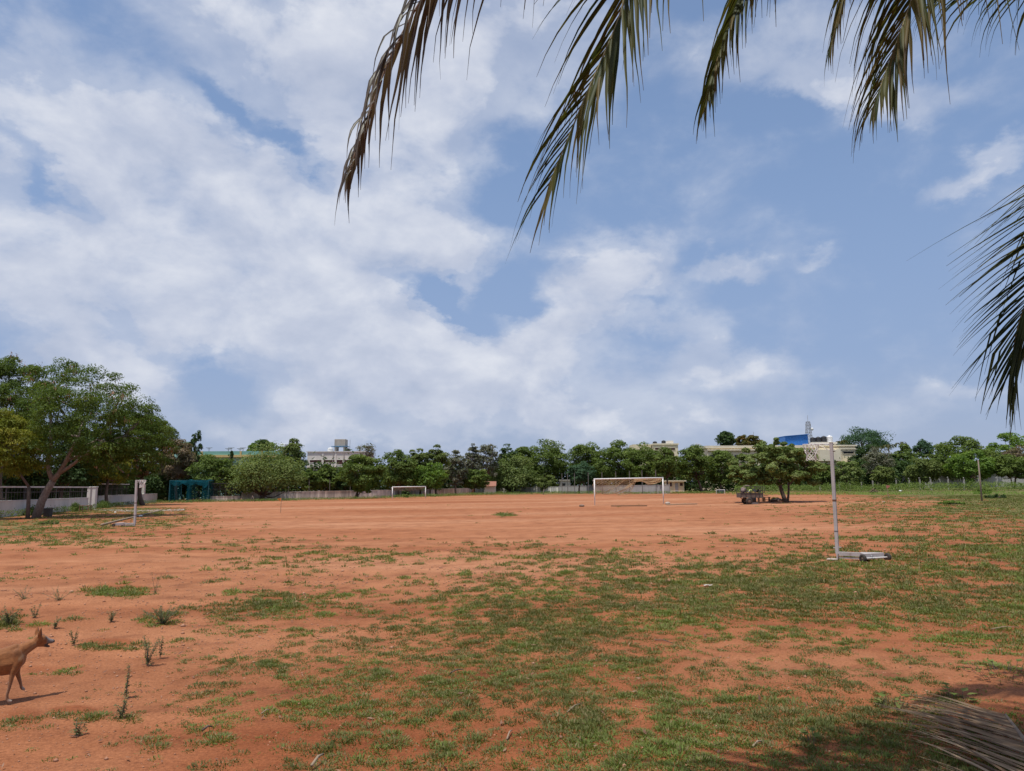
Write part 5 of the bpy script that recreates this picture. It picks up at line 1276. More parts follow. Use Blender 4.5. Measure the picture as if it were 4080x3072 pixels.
def netball_post(name, label, base, H, yaw, lean, ring_off, seg, thick, ring_r=.19, net_r=.007, base_len=.8, wheel_r=.085, twist=0.0):
    """local +x: towards the wheeled base; the ring hangs over -x"""
    b = onground(G(*base)); t = thing(name, label, 'netball post', b, yaw, group='netball posts')
    L = Matrix.Rotation(lean, 4, (math.sin(-yaw), math.cos(-yaw), 0))     # lean sideways as seen by the camera
    def up(p): q = L @ Vector(p); return (q.x, q.y, q.z)
    w = thick / 2
    def box_l(x0, x1, y0, y1, z0, z1):
        mb = MB(); mb.box(x0, x1, y0, y1, z0, z1, L.to_3x3()); return mb
    box_l(-w, w, -w, w, .14, H).build('post', M['white_paint'], t)
    box_l(-w * .5, w * .45, -w * 1.0, w * 1.0, 0, .1395).build('foot', M['white_paint'], t)
    box_l(-w * 1.04, w * 1.04, -w * 1.04, w * 1.04, .50 * H - .02, .50 * H + .03).build('rust_band', M['rust'], t)
    box_l(-w * 1.12, w * 1.12, -w * 1.12, w * 1.12, .24 * H - .008, .24 * H + .008).build('collar', M['black_steel'], t)
    box_l(-w * 1.05, w * 1.05, -w * 1.05, w * 1.05, H + .001, H + .015).build('cap', M['rust'], t)
    MB().tube([up((w, 0, .30)), up((w + .06, 0, .30))], .012, 6).build('bolt', M['white_paint'], t); MB().tube([up((-w, 0, .28)), up((-w - .05, 0, .28))], .012, 6).build('bolt', M['white_paint'], t)
    box_l(w, w + .05, -.015, .015, H - .22, H - .20).build('bolt', M['rust'], t)
    # ring, bracket and net
    cx = -ring_off; z = H - .02
    MB().tube([up((cx + ring_r * math.cos(a), ring_r * math.sin(a), z)) for a in np.linspace(0, 2 * math.pi, 33)], .010 * thick / .08, 6, False).build('ring', M['goal_white'], t, smooth=True)
    for sy in (-1, 1): MB().tube([up((-w, sy * w * .7, z)), up((cx + ring_r * .9, sy * ring_r * .42, z))], .009, 5).build('ring_arm', M['goal_white'], t)
    MB().tube([up((-w, 0, z - .17)), up((cx + ring_r, 0, z - .01))], .008, 5).build('ring_stay', M['goal_white'], t)
    P = []; n = 20
    hl = [0, .12, .18, .235, .285, .33, .375, .41]; rl = [1, .82, .74, .68, .645, .63, .63, .65]
    for i in range(n + 1):
        a = 2 * math.pi * i / n
        P.append([np.array(up((cx + ring_r * rl[j] * math.cos(a) + .012 * math.sin(3 * a + j), ring_r * rl[j] * math.sin(a), z - hl[j] - .01 * math.sin(a * 2 + j)))) for j in range(8)])
    net_mesh('net', t, P, net_r, M['net_white'])
    # wheeled base
    bl = base_len
    def tw(p):
        c_, s__ = math.cos(twist), math.sin(twist); x_, y_ = p[0] - bl * .9, p[1]
        return (bl * .9 + c_ * x_ - s__ * y_, s__ * x_ + c_ * y_, p[2])
    MB().box(w + .002, bl * .62, -.045, .045, .10, .19).build('base_arm', M['white_paint'], t)
    MB().box(w + .002, bl * .62, -.03, .03, .03, .07).build('lower_arm', M['white_paint'], t)
    bx = MB(); hw = .33
    V = [(bl * .62 + .002, -.08, .06), tw((bl, -hw, .06)), tw((bl, hw, .06)), (bl * .62 + .002, .08, .06), (bl * .62 + .002, -.08, .20), tw((bl, -hw, .20)), tw((bl, hw, .20)), (bl * .62 + .002, .08, .20)]
    bx.v = V; bx.f = [(0, 3, 2, 1), (4, 5, 6, 7), (0, 1, 5, 4), (1, 2, 6, 5), (2, 3, 7, 6), (3, 0, 4, 7)]
    bo = bx.build('base_box', M['white_paint'], t, bevel=.006)
    MB().tube([tw((bl + .01, -.1, .13)), tw((bl + .04, -.1, .13))], .02, 8).build('knob', M['steel'], bo)
    MB().tube([tw((bl + .03, -hw - .09, wheel_r)), tw((bl + .03, hw + .09, wheel_r))], .014, 6).build('axle', M['goal_white'], t)
    for sy in (-1, 1): wheel(t, tw((bl + .03, sy * (hw + .07), wheel_r)), wheel_r, .06, (-math.sin(twist), math.cos(twist), 0))
    return t
netball_post('netball_post', 'near white netball post with net and wheeled base on the right', (3338, 2229), 2.89, R(-38), .012, .50, 12, .074, base_len=.86, wheel_r=.095, twist=R(-30))
netball_post('netball_post', 'distant white netball post with net and wheeled base on the left', (536, 2097), 2.59, R(176), -.022, .34, 12, .10, .19, .011, .95, .09)
b = onground(G(3316, 2232)); o = MB().lathe([(.001, .03), (.12, .03), (.13, .015), (.13, 0)], 18).build('disc_plate', M['pebble'], None); o.location = tuple(b + [0, 0, .01]); tag(o, 'flat pale disc on the soil beside the near netball post', 'disc')

# ------------------------------------------------------------------ cart under the lone tree and its neighbours
def cart():
    b = onground(G(2978, 2009)); s = b[1] / F; t = thing('trolley_cart', 'rusty two-wheeled metal cart parked under the lone tree', 'cart', b)
    X = lambda px: (px - 2978) * s; Z = lambda py: (2009 - py) * s
    x0, x1 = X(2946), X(3032); z0, z1 = Z(1983), Z(1966)
    MB().box(x0, x1, -.55, .55, z0, z0 + .05).build('floor', M['cart_metal'], t)
    MB().box(x0, x1, -.58, -.552, z0, z1).build('side_panel', M['cart_metal'], t); MB().box(x0, x1, .552, .58, z0, z1).build('side_panel', M['cart_metal'], t)
    MB().box(x0 - .03, x0 - .002, -.58, .58, z0, z1).build('end_panel', M['cart_metal'], t); MB().box(x1 + .002, x1 + .03, -.58, .58, z0, z1).build('end_panel', M['cart_metal'], t)
    for px in (2946, 2966, 2985, 3004, 3018, 3031):
        for sy in (-.6, .6): MB().box(X(px) - .02, X(px) + .02, sy - .02, sy + .02, z0, Z(1950 if px < 2980 else 1940)).build('upright', M['black_steel'], t)
    for sy in (-.6, .6):
        for k, py in enumerate((1966, 1957, 1949)): MB().box(x0 if k < 1 else x0, x1 if k < 2 else X(2972), sy - .018, sy + .018, Z(py) - .018, Z(py) + .018).build('rail', M['black_steel'], t)
        MB().box(X(2980), X(3031), sy - .018, sy + .018, Z(1940) - .018, Z(1940) + .018).build('rail', M['black_steel'], t)
    # tail frame stands out at the right
    for sy in (-.5, .5): MB().box(X(3040) - .02, X(3040) + .02, sy - .02, sy + .02, Z(1964), Z(1940)).build('tail_upright', M['black_steel'], t); MB().box(x1, X(3041), sy - .015, sy + .015, Z(1964) - .015, Z(1964) + .015).build('tail_rail', M['black_steel'], t)
    for sy in (-.62, .62): wheel(t, (X(2977), sy, .29), .29, .13, (0, 1, 0))
    MB().tube([(X(2977), -.66, .29), (X(2977), .66, .29)], .035, 8).build('axle', M['rust'], t)
    for sy in (-.45, .45): 
        MB().tube([(X(2956), sy, z0), (X(2975), sy, .32)], .025, 5).build('strut', M['rust'], t); MB().tube([(X(2998), sy, z0), (X(2980), sy, .32)], .025, 5).build('strut', M['rust'], t)
    MB().tube([(x1, 0, z0 + .05), (X(3050), 0, .75), (X(3062), 0, .72)], .03, 6).build('tow_bar', M['rust'], t)
    # load
    def at(px, py, y=0.0): return (b[0] + X(px), b[1] + y, b[2] + Z(py))
    ld = MB(); P = []
    for i in range(11):
        row = []
        for j in range(7): row.append((X(2985 + i * 4.5), -.5 + j / 6, Z(1966) + .1 + .16 * math.sin(i * 1.1) * math.cos(j * .9) + .14 * math.sin(math.pi * i / 10)))
        P.append(row)
    o = MB().grid(P).build('tarpaulin', M['black_plastic'], None, smooth=True); o.location = tuple(b); tag(o, 'black tarpaulin heaped in the cart', 'tarpaulin')
    def ball(lab, px, py, r_, mat):
        bm = bmesh.new(); bmesh.ops.create_icosphere(bm, subdivisions=3, radius=r_); me = bpy.data.meshes.new('ball'); bm.to_mesh(me); bm.free(); me.polygons.foreach_set('use_smooth', np.ones(len(me.polygons), bool))
        root = thing('ball', lab, 'ball', at(px, py, -.38), group='balls in the cart'); link('ball_skin', me, M[mat], root)
        for k in range(3): MB().tube([(Matrix.Rotation(k * 1.05, 3, 'X') @ Vector((r_ * 1.004 * math.cos(a), r_ * 1.004 * math.sin(a), 0)))[:] for a in np.linspace(0, 2 * math.pi, 25)], .006, 4, False).build('seam', M['net_white'], root)
    ball('large lime yellow ball in the cart', 2988, 1958, .165, 'ball'); ball('small pale ball beside the lime ball in the cart', 2982, 1959.5, .075, 'ball_white')
    bm = bmesh.new(); bmesh.ops.create_icosphere(bm, subdivisions=3, radius=.24)
    for v in bm.verts: v.co.x *= 1.1; v.co.z *= 1.05; v.co *= 1 + .13 * math.sin(v.co.x * 14) * math.cos(v.co.z * 11 + v.co.y * 9); v.co.z = max(v.co.z, -.24)
    me = bpy.data.meshes.new('cloth_bag'); bm.to_mesh(me); bm.free(); root = thing('cloth_bag', 'pinkish grey cloth bag at the left end of the cart', 'bag', at(2965, 1955, 0)); link('sack', me, M['cloth_pink'], root); MB().tube([(.0, 0, .3), (.2, -.1, .42), (.5, -.1, .4)], .04, 5).build('tie', M['cloth_pink'], root)
    # things around it
    g = onground(G(3006, 2006)); t2 = thing('black_drum', 'black plastic drum standing on a grey slab under the cart end', 'drum', g + [0, .5, .13]); MB().lathe([(.001, 0), (.30, 0), (.33, .05), (.33, .22), (.35, .24), (.33, .26), (.33, .45), (.35, .47), (.33, .49), (.32, .60), (.001, .62)], 20).build('drum_body', M['black_plastic'], t2, smooth=True); MB().lathe([(.36, .60), (.36, .64), (.001, .65)], 20).build('rim', M['black_plastic'], t2, smooth=True)
    g = onground(G(3003, 2009)); o = MB().box(-.35, .38, -.05, 1.0, 0, .13).build('concrete_slab', M['concrete'], None, bevel=.015); o.location = tuple(g); tag(o, 'grey concrete slab on the ground beside the cart wheel', 'slab')
    def bench(lab, px0, px1, py, h, col='wood'):
        a = onground(G(px0, py)); c = onground(G(px1, py)); L = np.linalg.norm(c - a); t3 = thing('wooden_bench', lab, 'bench', a, math.atan2((c - a)[1], (c - a)[0]), group='benches under the lone tree')
        for k in range(2): MB().box(-.05, L + .05, k * .17, k * .17 + .155, h - .05, h).build('seat_plank', M[col], t3)
        for x in (.06, L - .06):
            for y in (.04, .29): MB().box(x - .035, x + .035, y - .03, y + .03, 0, h - .053).build('leg', M[col], t3)
        MB().box(.1, L - .1, .15, .19, h * .35, h * .35 + .05).build('stretcher', M[col], t3)
    bench('left wooden bench between the cart and the lone tree', 3018, 3040, 2000, .42); bench('right wooden bench nearer the lone tree trunk', 3041, 3065, 1999, .46)
    # ring of bricks round the trunk with a heap of cut branches
    c = onground(G(3098, 1999)); t4 = thing('tree_planter', 'dark earth bed edged with stones left of the lone tree trunk', 'planter', c)
    P = [[(x, y, .02 + .30 * max(0, 1 - (x / .75) ** 2) * max(0, 1 - (y / .6) ** 2) + .04 * math.sin(x * 9 + y * 7)) for y in np.linspace(-.6, .6, 9)] for x in np.linspace(-.75, .75, 13)]
    MB().grid(P).build('soil_heap', M['hub'], t4, smooth=True)
    for i in range(16):
        a = 2 * math.pi * i / 16; MB().box(-.12, .12, -.07, .07, 0, .16 + .04 * (i % 3), Matrix.Rotation(a + math.pi / 2 + RNG.normal(0, .1), 3, 'Z')).build('edging_stone', M['rust'], t4).location = (.78 * math.cos(a), .62 * math.sin(a), 0)
    shrub('bush', 'small leafy plant on the earth bed beside the lone tree', 3088, 1996, 26, 20, 500, 'neem', 5)
cart()

def left_furniture():
    b = onground(G(339, 2040)); t = thing('small_table', 'small dark wooden table standing before the gate pillars', 'table', b); 
    MB().box(-.48, .48, -.3, .3, .60, .65).build('tabletop', M['wood'], t)
    for sx in (-.42, .42):
        for sy in (-.25, .25): MB().box(sx - .03, sx + .03, sy - .03, sy + .03, 0, .597).build('leg', M['wood'], t)
    MB().box(-.38, .38, -.02, .02, .25, .29).build('stretcher', M['wood'], t)
    b = onground(G(171, 2059)); t = thing('dark_bin', 'dark rectangular bin behind the leaning tree trunk', 'bin', b + [0, .6, 0])
    MB().box(-.26, .26, -.22, .22, 0, .62).build('bin_body', M['black_steel'], t, bevel=.02); MB().box(-.28, .28, -.24, .24, .623, .67).build('rim', M['black_steel'], t)
left_furniture()

# ------------------------------------------------------------------ coconut palm whose fronds hang into the picture
M['palm_green'] = leafy('palm_leaf', [(0.026, 0.038, 0.015), (0.044, 0.056, 0.019), (0.078, 0.080, 0.022), (0.12, 0.086, 0.025), (0.055, 0.033, 0.020)], 0.38, 0.012, 0.5)
M['palm_dry'] = leafy('palm_leaf_dry', [(0.036, 0.025, 0.019), (0.058, 0.041, 0.032), (0.11, 0.083, 0.066), (0.24, 0.195, 0.16)], 0.28, 0.03, 0.45)
M['palm_fallen'] = leafy('palm_leaf_fallen', [(0.12, 0.07, 0.042), (0.25, 0.16, 0.095), (0.40, 0.28, 0.18)], 0.15, 0.02, 0.5)
M['rachis'] = paint('palm_rachis', (0.15, 0.14, 0.055), (0.22, 0.18, 0.08), 0.6, 8, bump=0.05)
M['rachis_dry'] = paint('palm_rachis_dry', (0.17, 0.115, 0.08), (0.25, 0.18, 0.125), 0.95, 8, bump=0.05)
M['palm_trunk'] = paint('palm_trunk', (0.22, 0.19, 0.16), (0.14, 0.12, 0.10), 0.9, 3, (1, 1, 6), bump=0.5)

def spline(P, n):
    P = np.array(P, float); P = np.vstack([2 * P[0] - P[1], P, 2 * P[-1] - P[-2]]); out = []
    m = len(P) - 3
    for i in range(n):
        u = i / (n - 1) * m; k = min(int(u), m - 1); t = u - k
        a, b, c, d = P[k], P[k + 1], P[k + 2], P[k + 3]
        out.append(0.5 * (2 * b + (c - a) * t + (2 * a - 5 * b + 4 * c - d) * t * t + (3 * b - a - 3 * c + d) * t ** 3))
    return np.array(out)

def leaflet_geo(p, d0, L_, W_, droop, var, kink=False, seg=7, wob=0.03):
    """ribbon folded along its middle, bending under its own weight"""
    g = np.array([0, 0, -1.0]); pos = np.array(p, float); V = []; va = []
    dcur = unit(d0); side = unit(np.cross(dcur, g) + 1e-6); ph = RNG.uniform(0, 6)
    twist = RNG.normal(0, 0.5)
    for k in range(seg + 1):
        t = k / seg
        w = W_ * 0.5 * float(np.interp(t, [0, .15, .4, .62, .8, 1], [.62, .95, .95, .55, .20, .05])) + 0.0004
        s = side * math.cos(twist * t) + np.cross(dcur, side) * math.sin(twist * t)
        nrm = unit(np.cross(s, dcur))
        V += [pos - s * w + nrm * w * 0.25, pos - nrm * w * 0.25, pos + s * w + nrm * w * 0.25]
        vt = np.clip(var + (0.35 * t ** 2.5 if var < 0.8 else 0) + 0.04 * math.sin(t * 9 + ph), 0, 1); va += [vt] * 3
        dr = droop * (t + 0.15) ** 1.1 / seg * 2.2
        if kink and k == seg // 2: dr += 1.3
        dcur = unit(dcur + g * dr + RNG.normal(0, wob, 3)); side = unit(side - dcur * (side @ dcur))
        pos = pos + dcur * L_ / seg
    Q = []
    for k in range(seg):
        b = 3 * k; Q += [(b, b + 1, b + 4, b + 3), (b + 1, b + 2, b + 5, b + 4)]
    return np.array(V), np.array(Q), np.array(va)

def frond(root, name, label, P, n_side, Lmid, Ltip, roll, droop, mat, rmat, t0=0.16, singles=None, vbase=0.25, W_=0.030, alpha=(66, 16), wob=0.03, gap=0.0, keep=(True, True), roff=0.0, kinkp=0.0, r0=0.022):
    P = np.array(P); o = P[0]; C = spline(P - o, 70)
    L = np.concatenate([[0], np.cumsum(np.linalg.norm(np.diff(C, axis=0), axis=1))]); tt = L / L[-1]
    f = MB().tube(C, np.interp(tt, [0, .15, .5, 1], [r0 * 2.2, r0 * 1.2, r0 * .6, .003]), 7).build(name, rmat, root, smooth=True)
    f.location = tuple(o - np.array(root.location)) if root else tuple(o)
    if label: f['label'] = label
    big = ([], [], []); off = 0; ns = 0
    for i in range(n_side):
        for sd in (-1, 1):
            if not keep[0 if sd < 0 else 1]: continue
            t = t0 + (1 - t0) * ((i + 0.5 + RNG.uniform(-.4, .4)) / n_side)
            if RNG.uniform() < gap: continue
            p = np.array([np.interp(t, tt, C[:, k]) for k in range(3)]); q = np.array([np.interp(min(1, t + .02), tt, C[:, k]) for k in range(3)]); q0 = np.array([np.interp(max(0, t - .02), tt, C[:, k]) for k in range(3)])
            T = unit(q - q0); S = np.cross(T, [0, 0, 1.0]); S = unit(S) if np.linalg.norm(S) > .05 else np.array([1.0, 0, 0]); U = np.cross(S, T)
            S2 = S * math.cos(roll) + U * math.sin(roll)
            a = R(np.interp(t, [0, .6, 1], [alpha[0], (alpha[0] + alpha[1]) / 2, alpha[1]])) * RNG.uniform(.85, 1.15)
            d0 = T * math.cos(a) + S2 * math.sin(a) * sd + U * 0.1
            Ll = np.interp(t, [0, .15, .35, .65, .88, 1], [.5 * Lmid, .9 * Lmid, 1.15 * Lmid, Lmid, .5 * (Lmid + Ltip), Ltip]) * RNG.choice([RNG.uniform(.8, 1.15), RNG.uniform(.55, 1.5)], p=[.75, .25])
            V, Q, va = leaflet_geo(p, d0, Ll, W_ * RNG.uniform(.75, 1.2) * np.interp(t, [0, .7, 1], [1.1, 1, .6]), droop * RNG.uniform(.7, 1.35), np.clip(vbase + RNG.normal(0, .17), 0, 1), RNG.uniform() < kinkp, wob=wob)
            vis = singles is not None and (i * 2 + (sd > 0)) % singles == 0
            if vis:
                ob = link('leaflet', np_mesh('leaflet', V - p, Q, {'var': va}, smooth=True), mat, f); ob.location = tuple(p); ns += 1
            else:
                big[0].append(V); big[1].append(Q + off); big[2].append(va); off += len(V)
    if big[0]: tag(link('leaflets', np_mesh('leaflets', np.vstack(big[0]), np.vstack(big[1]), {'var': np.concatenate(big[2])}, smooth=True), mat, f), kind='stuff')
    return ns

def palm():
    crown = At(4760, -880, 4.3)
    base = onground(crown + np.array([.35, -.1, 0]))
    t = thing('coconut_palm', 'coconut palm with drooping green and dry fronds hanging in from the upper right', 'palm tree', base)
    loc = np.array(base); top = crown - loc
    MB().tube(spline([(0, 0, -.2), (.05, 0, top[2] * .35), (top[0] * .6, top[1] * .6, top[2] * .75), top - [0, 0, .1]], 14), np.linspace(.2, .13, 14), 14).build('trunk', M['palm_trunk'], t, smooth=True)
    def pts(*a):
        d = 4.3; out = [crown]
        for p in a:
            if len(p) > 2: d = p[2]
            out.append(At(p[0], p[1], d))
        return out
    n = 0
    n += frond(t, 'frond', 'dry brown frond hanging at upper centre left', pts((4000, -1150, 4.0), (3000, -1000, 3.8), (2300, -640, 3.7), (1900, -330, 3.6), (1690, -20), (1560, 220), (1490, 400), (1435, 550), (1390, 690)), 96, 1.05, .26, .1, 2.6, M['palm_dry'], M['rachis_dry'], .2, 4, .3, .032, (76, 34), .07, .06)
    n += frond(t, 'frond', 'green and yellowing frond hanging at upper centre', pts((4200, -1050, 4.1), (3400, -900, 3.9), (2850, -560, 3.8), (2560, -220, 3.7), (2470, 60), (2405, 220), (2330, 390), (2260, 560), (2185, 740)), 92, 1.0, .40, .80, .75, M['palm_green'], M['rachis'], .2, 4, .36, .030, (54, 18), .035)
    n += frond(t, 'frond', 'olive frond tip hanging right of centre', pts((4300, -950, 4.4), (3700, -820, 4.5), (3300, -560, 4.5), (3080, -280, 4.5), (2965, -40), (2895, 130), (2848, 275), (2812, 415)), 84, 1.0, .26, .1, 2.0, M['palm_green'], M['rachis'], .2, 4, .32, .029, (72, 30), .04)
    n += frond(t, 'frond', 'small frond tip at the top edge right of centre', pts((4350, -900, 4.8), (3900, -750, 5.2), (3550, -400, 5.4), (3400, -120, 5.4), (3357, 0), (3332, 94), (3308, 190)), 80, .70, .24, .1, 1.6, M['palm_green'], M['rachis'], .2, 6, .5, .028, (48, 10), .03)
    n += frond(t, 'frond', 'large dark olive frond hanging at upper right', pts((4450, -900, 4.2), (4050, -760, 4.0), (3790, -380, 3.9), (3665, -100, 3.9), (3640, -20), (3605, 80), (3565, 190), (3525, 300), (3475, 440)), 92, 1.0, .26, .32, 1.5, M['palm_green'], M['rachis'], .2, 4, .46, .029, (60, 20), .04)
    n += frond(t, 'frond', 'comb-like frond along the top right edge', pts((4560, -620, 5.2), (4420, -300, 5.6), (4220, -120, 5.8), (4000, -70, 5.9), (3830, -45, 6.0), (3740, -10, 6.0)), 66, .80, .45, .1, 2.0, M['palm_green'], M['rachis'], .25, 5, .18, .030, (60, 25), .02)
    n += frond(t, 'frond', 'stiff dark frond hanging down the right edge', pts((4800, -600, 4.6), (4740, -150, 5.0), (4600, 350, 5.2), (4360, 740, 5.3), (4190, 1000, 5.3), (4096, 1190, 5.3), (4056, 1300), (4037, 1400), (4024, 1490)), 104, 1.2, .42, 1.45, .16, M['palm_green'], M['rachis'], .2, 4, .12, .042, (32, 12), .02, kinkp=.08)
    # further fronds of the same crown, outside the picture: they throw the shade at the lower right
    for dx, dy, dz, ll in ((2.7, 3.3, -.9, .7), (3.4, 2.3, -1.2, .7), (3.8, .8, -1.0, .7), (3.4, -1.5, -.8, .7), (.6, -3.8, -1.0, .7), (-1.6, -3.4, -.7, .7)):
        e = np.array([dx, dy, dz]); P = [crown, crown + e * .28 + [0, 0, .7], crown + e * .6 + [0, 0, .75], crown + e * .85 + [0, 0, .1], crown + e + [0, 0, -.5]]
        frond(t, 'frond', None, P, 70, ll, .3, 0.0, .8, M['palm_green'], M['rachis'], .15, None, .3, .034, (60, 15))
    print('single leaflets', n)
palm()

def fallen_frond():
    a = G(4012, 2912); c = G(4110, 3060); e = G(4330, 3420); P = [onground(e) + [0, 0, .10], onground(c) + [0, 0, .13], onground(a) + [0, 0, .12]]
    o = np.array(P[0]); C = spline(P - o, 30)
    root = thing('fallen_frond', 'dry tan palm frond lying on the ground at the lower right corner', 'palm frond', tuple(o))
    MB().tube(C, np.linspace(.026, .009, 30), 7).build('rachis', M['rachis_dry'], root, smooth=True)
    tip = onground(G(3560, 2806)) - o; tip2 = onground(G(3450, 3010)) - o
    for i in range(58):
        u = 1 - i / 57; p = spline(P - o, 58)[57 - i]
        for sd in (1, -1):
            q = u if sd > 0 else u
            if sd > 0:
                d0 = unit((tip * u + tip2 * (1 - u)) - p) + RNG.normal(0, .035, 3); Ll = np.interp(u, [0, .6, 1], [1.05, .95, .70]) * RNG.uniform(.85, 1.1)
            else:
                if i % 2 or i > -1: continue
                d0 = unit(np.array([.95, .35, 0])) + RNG.normal(0, .06, 3); Ll = .8
            d0[2] = RNG.uniform(.0, .06)
            V, Q, va = leaflet_geo(p, d0, Ll, .026, .09, np.clip(.45 + RNG.normal(0, .28), 0, 1), wob=.035)
            W = V + o; z = tz(W[:, 0], W[:, 1]) + .035 + .03 * RNG.uniform(); V[:, 2] = np.maximum(V[:, 2], z - o[2])
            ob = link('leaflet', np_mesh('leaflet', V - p, Q, {'var': va}, smooth=True), M['palm_fallen'], root); ob.location = tuple(p)
fallen_frond()

# small far palms behind the cream building
def far_palm(label, px, py, d, size_px, n=9):
    c = At(px, py, d); b = onground(np.array([c[0], d, 0])); s = d / F; t = thing('far_palm', label, 'palm tree', b, group='far palms'); loc = np.array(b); h = c[2] - b[2]
    MB().tube([(0, 0, -.2), (.2, 0, h * .5), (0, 0, h)], [.22, .17, .14], 8).build('trunk', M['palm_trunk'], t, smooth=True)
    for i in range(n):
        a = 2 * math.pi * i / n + RNG.uniform(-.2, .2); e = np.array([math.cos(a), math.sin(a) * .8, RNG.uniform(.0, .5)]) * size_px * s
        P = np.array([c, c + e * .35 + [0, 0, size_px * s * .28], c + e * .7 + [0, 0, size_px * s * .22], c + e + [0, 0, -size_px * s * .15]])
        C = spline(P, 14); V, Q, A, k = [], [], [], 0
        f = MB().tube(C - loc, np.linspace(.06, .02, 14), 5).build('frond', M['rachis'], t)
        for j in range(2, 14):
            for sd in (-1, 1):
                T = unit(C[j] - C[j - 1]); S = unit(np.cross(T, [0, 0, 1.0])) * sd; v, q, va = leaflet_geo(C[j] - loc, T * .7 + S * .8, size_px * s * .33, .16, .6, .3, seg=3)
                V.append(v); Q.append(q + k); k += len(v); A.append(va)
        tag(link('leaflets', np_mesh('leaflets', np.vstack(V), np.vstack(Q), {'var': np.concatenate(A)}), M['palm_green'], f), kind='stuff')
far_palm('small dark palm top beside the white roof tank', 3352, 1768, 185, 26)
far_palm('dark palm top left of the gap on the right', 3540, 1786, 175, 28)
far_palm('pale palm top with raised fronds left of the gap', 3588, 1776, 190, 26, 7)

# ------------------------------------------------------------------ dog
def dog():
    b = onground(G(41, 2793)); yaw = R(30)
    root = thing('dog', 'tan short-haired dog walking right at the left edge of the picture', 'dog', b, yaw)
    bm0 = bmesh.new(); bmesh.ops.create_icosphere(bm0, subdivisions=2, radius=1); sv = np.array([v.co[:] for v in bm0.verts]); sf = np.array([[v.index for v in f.verts] for f in bm0.faces]); bm0.free()
    V, Fc, k = [], [], 0
    def chain(pts):
        nonlocal k
        for a, c in zip(pts[:-1], pts[1:]):
            a = np.array(tuple(a) + (a[3],) * (5 - len(a)), float); c = np.array(tuple(c) + (c[3],) * (5 - len(c)), float); n = max(2, int(np.linalg.norm(c[:3] - a[:3]) / .010))
            for i in range(n + 1):
                q = a + (c - a) * i / n; r_ = q[3]; ry = q[4] if len(q) > 4 else q[3]
                V.append(sv * np.array([r_, ry, r_]) + q[:3]); Fc.append(sf + k); k += len(sv)
    sh = -0.10                                   # local origin: under the near front paw
    def X(p): return (p[0] + sh,) + tuple(p[1:])
    def C(*pts): chain([X(p) for p in pts])
    C((-.52, 0, .405, .075, .07), (-.42, 0, .395, .088, .078), (-.30, 0, .375, .086, .075), (-.15, 0, .352, .100, .085), (0, 0, .346, .108, .09), (.08, 0, .352, .112, .088), (.14, 0, .385, .092, .075))
    C((-.45, 0, .44, .045, .05), (-.2, 0, .42, .045, .05), (.05, 0, .452, .055, .05), (.11, 0, .475, .05, .042))
    C((-.50, 0, .42, .07, .066), (-.3, 0, .40, .07, .072), (-.1, 0, .395, .082, .078), (.05, 0, .41, .085, .074), (.12, 0, .435, .07, .06))
    C((.12, 0, .42, .088, .066), (.18, .004, .455, .070, .053), (.25, .01, .488, .056, .047), (.315, .02, .518, .050, .045))
    ph = R(20); h = np.array([math.cos(ph), math.sin(ph), 0]); l = np.array([-math.sin(ph), math.cos(ph), 0]); sk = np.array([.345, .028, .538])
    def H(f, s_, z): return tuple(sk + h * f + l * s_ + np.array([0, 0, z]))
    C(H(-.02, 0, .0) + (.050, .048), H(.02, 0, .0) + (.052, .052), H(.055, 0, -.012) + (.040, .040), H(.085, 0, -.024) + (.029, .029), H(.125, 0, -.034) + (.0235, .025), H(.152, 0, -.036) + (.018, .02))
    C(H(.0, 0, -.03) + (.042, .038), H(.045, 0, -.052) + (.024, .026), H(.085, 0, -.073) + (.0135, .018), H(.110, 0, -.080) + (.011, .014))
    for sd in (-1, 1):
        C(H(-.014, sd * .038, .028) + (.027, .014), H(-.020, sd * .050, .062) + (.027, .010), H(-.016, sd * .058, .098) + (.017, .007), H(-.010, sd * .061, .126) + (.005, .003))
        C(H(.045, sd * .026, .012) + (.013, .012), H(.060, sd * .022, .006) + (.011, .010))
    # legs: near front planted, far front lifted, hind legs in stride
    C((.13, -.05, .43, .055, .034), (.15, -.055, .37, .058, .036), (.115, -.058, .29, .042, .032), (.10, -.058, .24, .028, .026), (.082, -.06, .13, .0185), (.068, -.06, .075, .0165), (.070, -.06, .035, .0165), (.092, -.06, .016, .0165, .02), (.112, -.06, .013, .012, .018))
    C((.13, .05, .43, .055, .034), (.15, .055, .36, .055, .036), (.135, .058, .28, .038, .032), (.145, .058, .235, .027, .025), (.178, .06, .155, .0185), (.188, .06, .125, .0165), (.195, .06, .100, .0165), (.213, .06, .086, .0165, .02), (.228, .06, .078, .011, .017))
    C((-.46, -.045, .40, .075, .045), (-.42, -.06, .31, .062, .042), (-.40, -.062, .245, .040, .034), (-.47, -.064, .175, .027), (-.525, -.064, .125, .019), (-.515, -.064, .06, .016), (-.505, -.064, .025, .016), (-.475, -.064, .014, .015, .02))
    C((-.46, .045, .40, .075, .045), (-.46, .06, .31, .060, .042), (-.48, .062, .245, .038, .033), (-.57, .064, .19, .026), (-.645, .064, .15, .019), (-.66, .064, .085, .016), (-.655, .064, .035, .016), (-.625, .064, .016, .015, .02))
    C((-.56, 0, .435, .03), (-.62, 0, .475, .022), (-.68, .01, .54, .019), (-.69, .02, .61, .016), (-.65, .02, .66, .010))
    me = np_mesh('dog_raw', np.vstack(V), np.vstack(Fc), k=3)
    tmp = bpy.data.objects.new('dog_raw', me); COL.objects.link(tmp)
    rm = tmp.modifiers.new('r', 'REMESH'); rm.mode = 'VOXEL'; rm.voxel_size = .0062; rm.use_smooth_shade = True
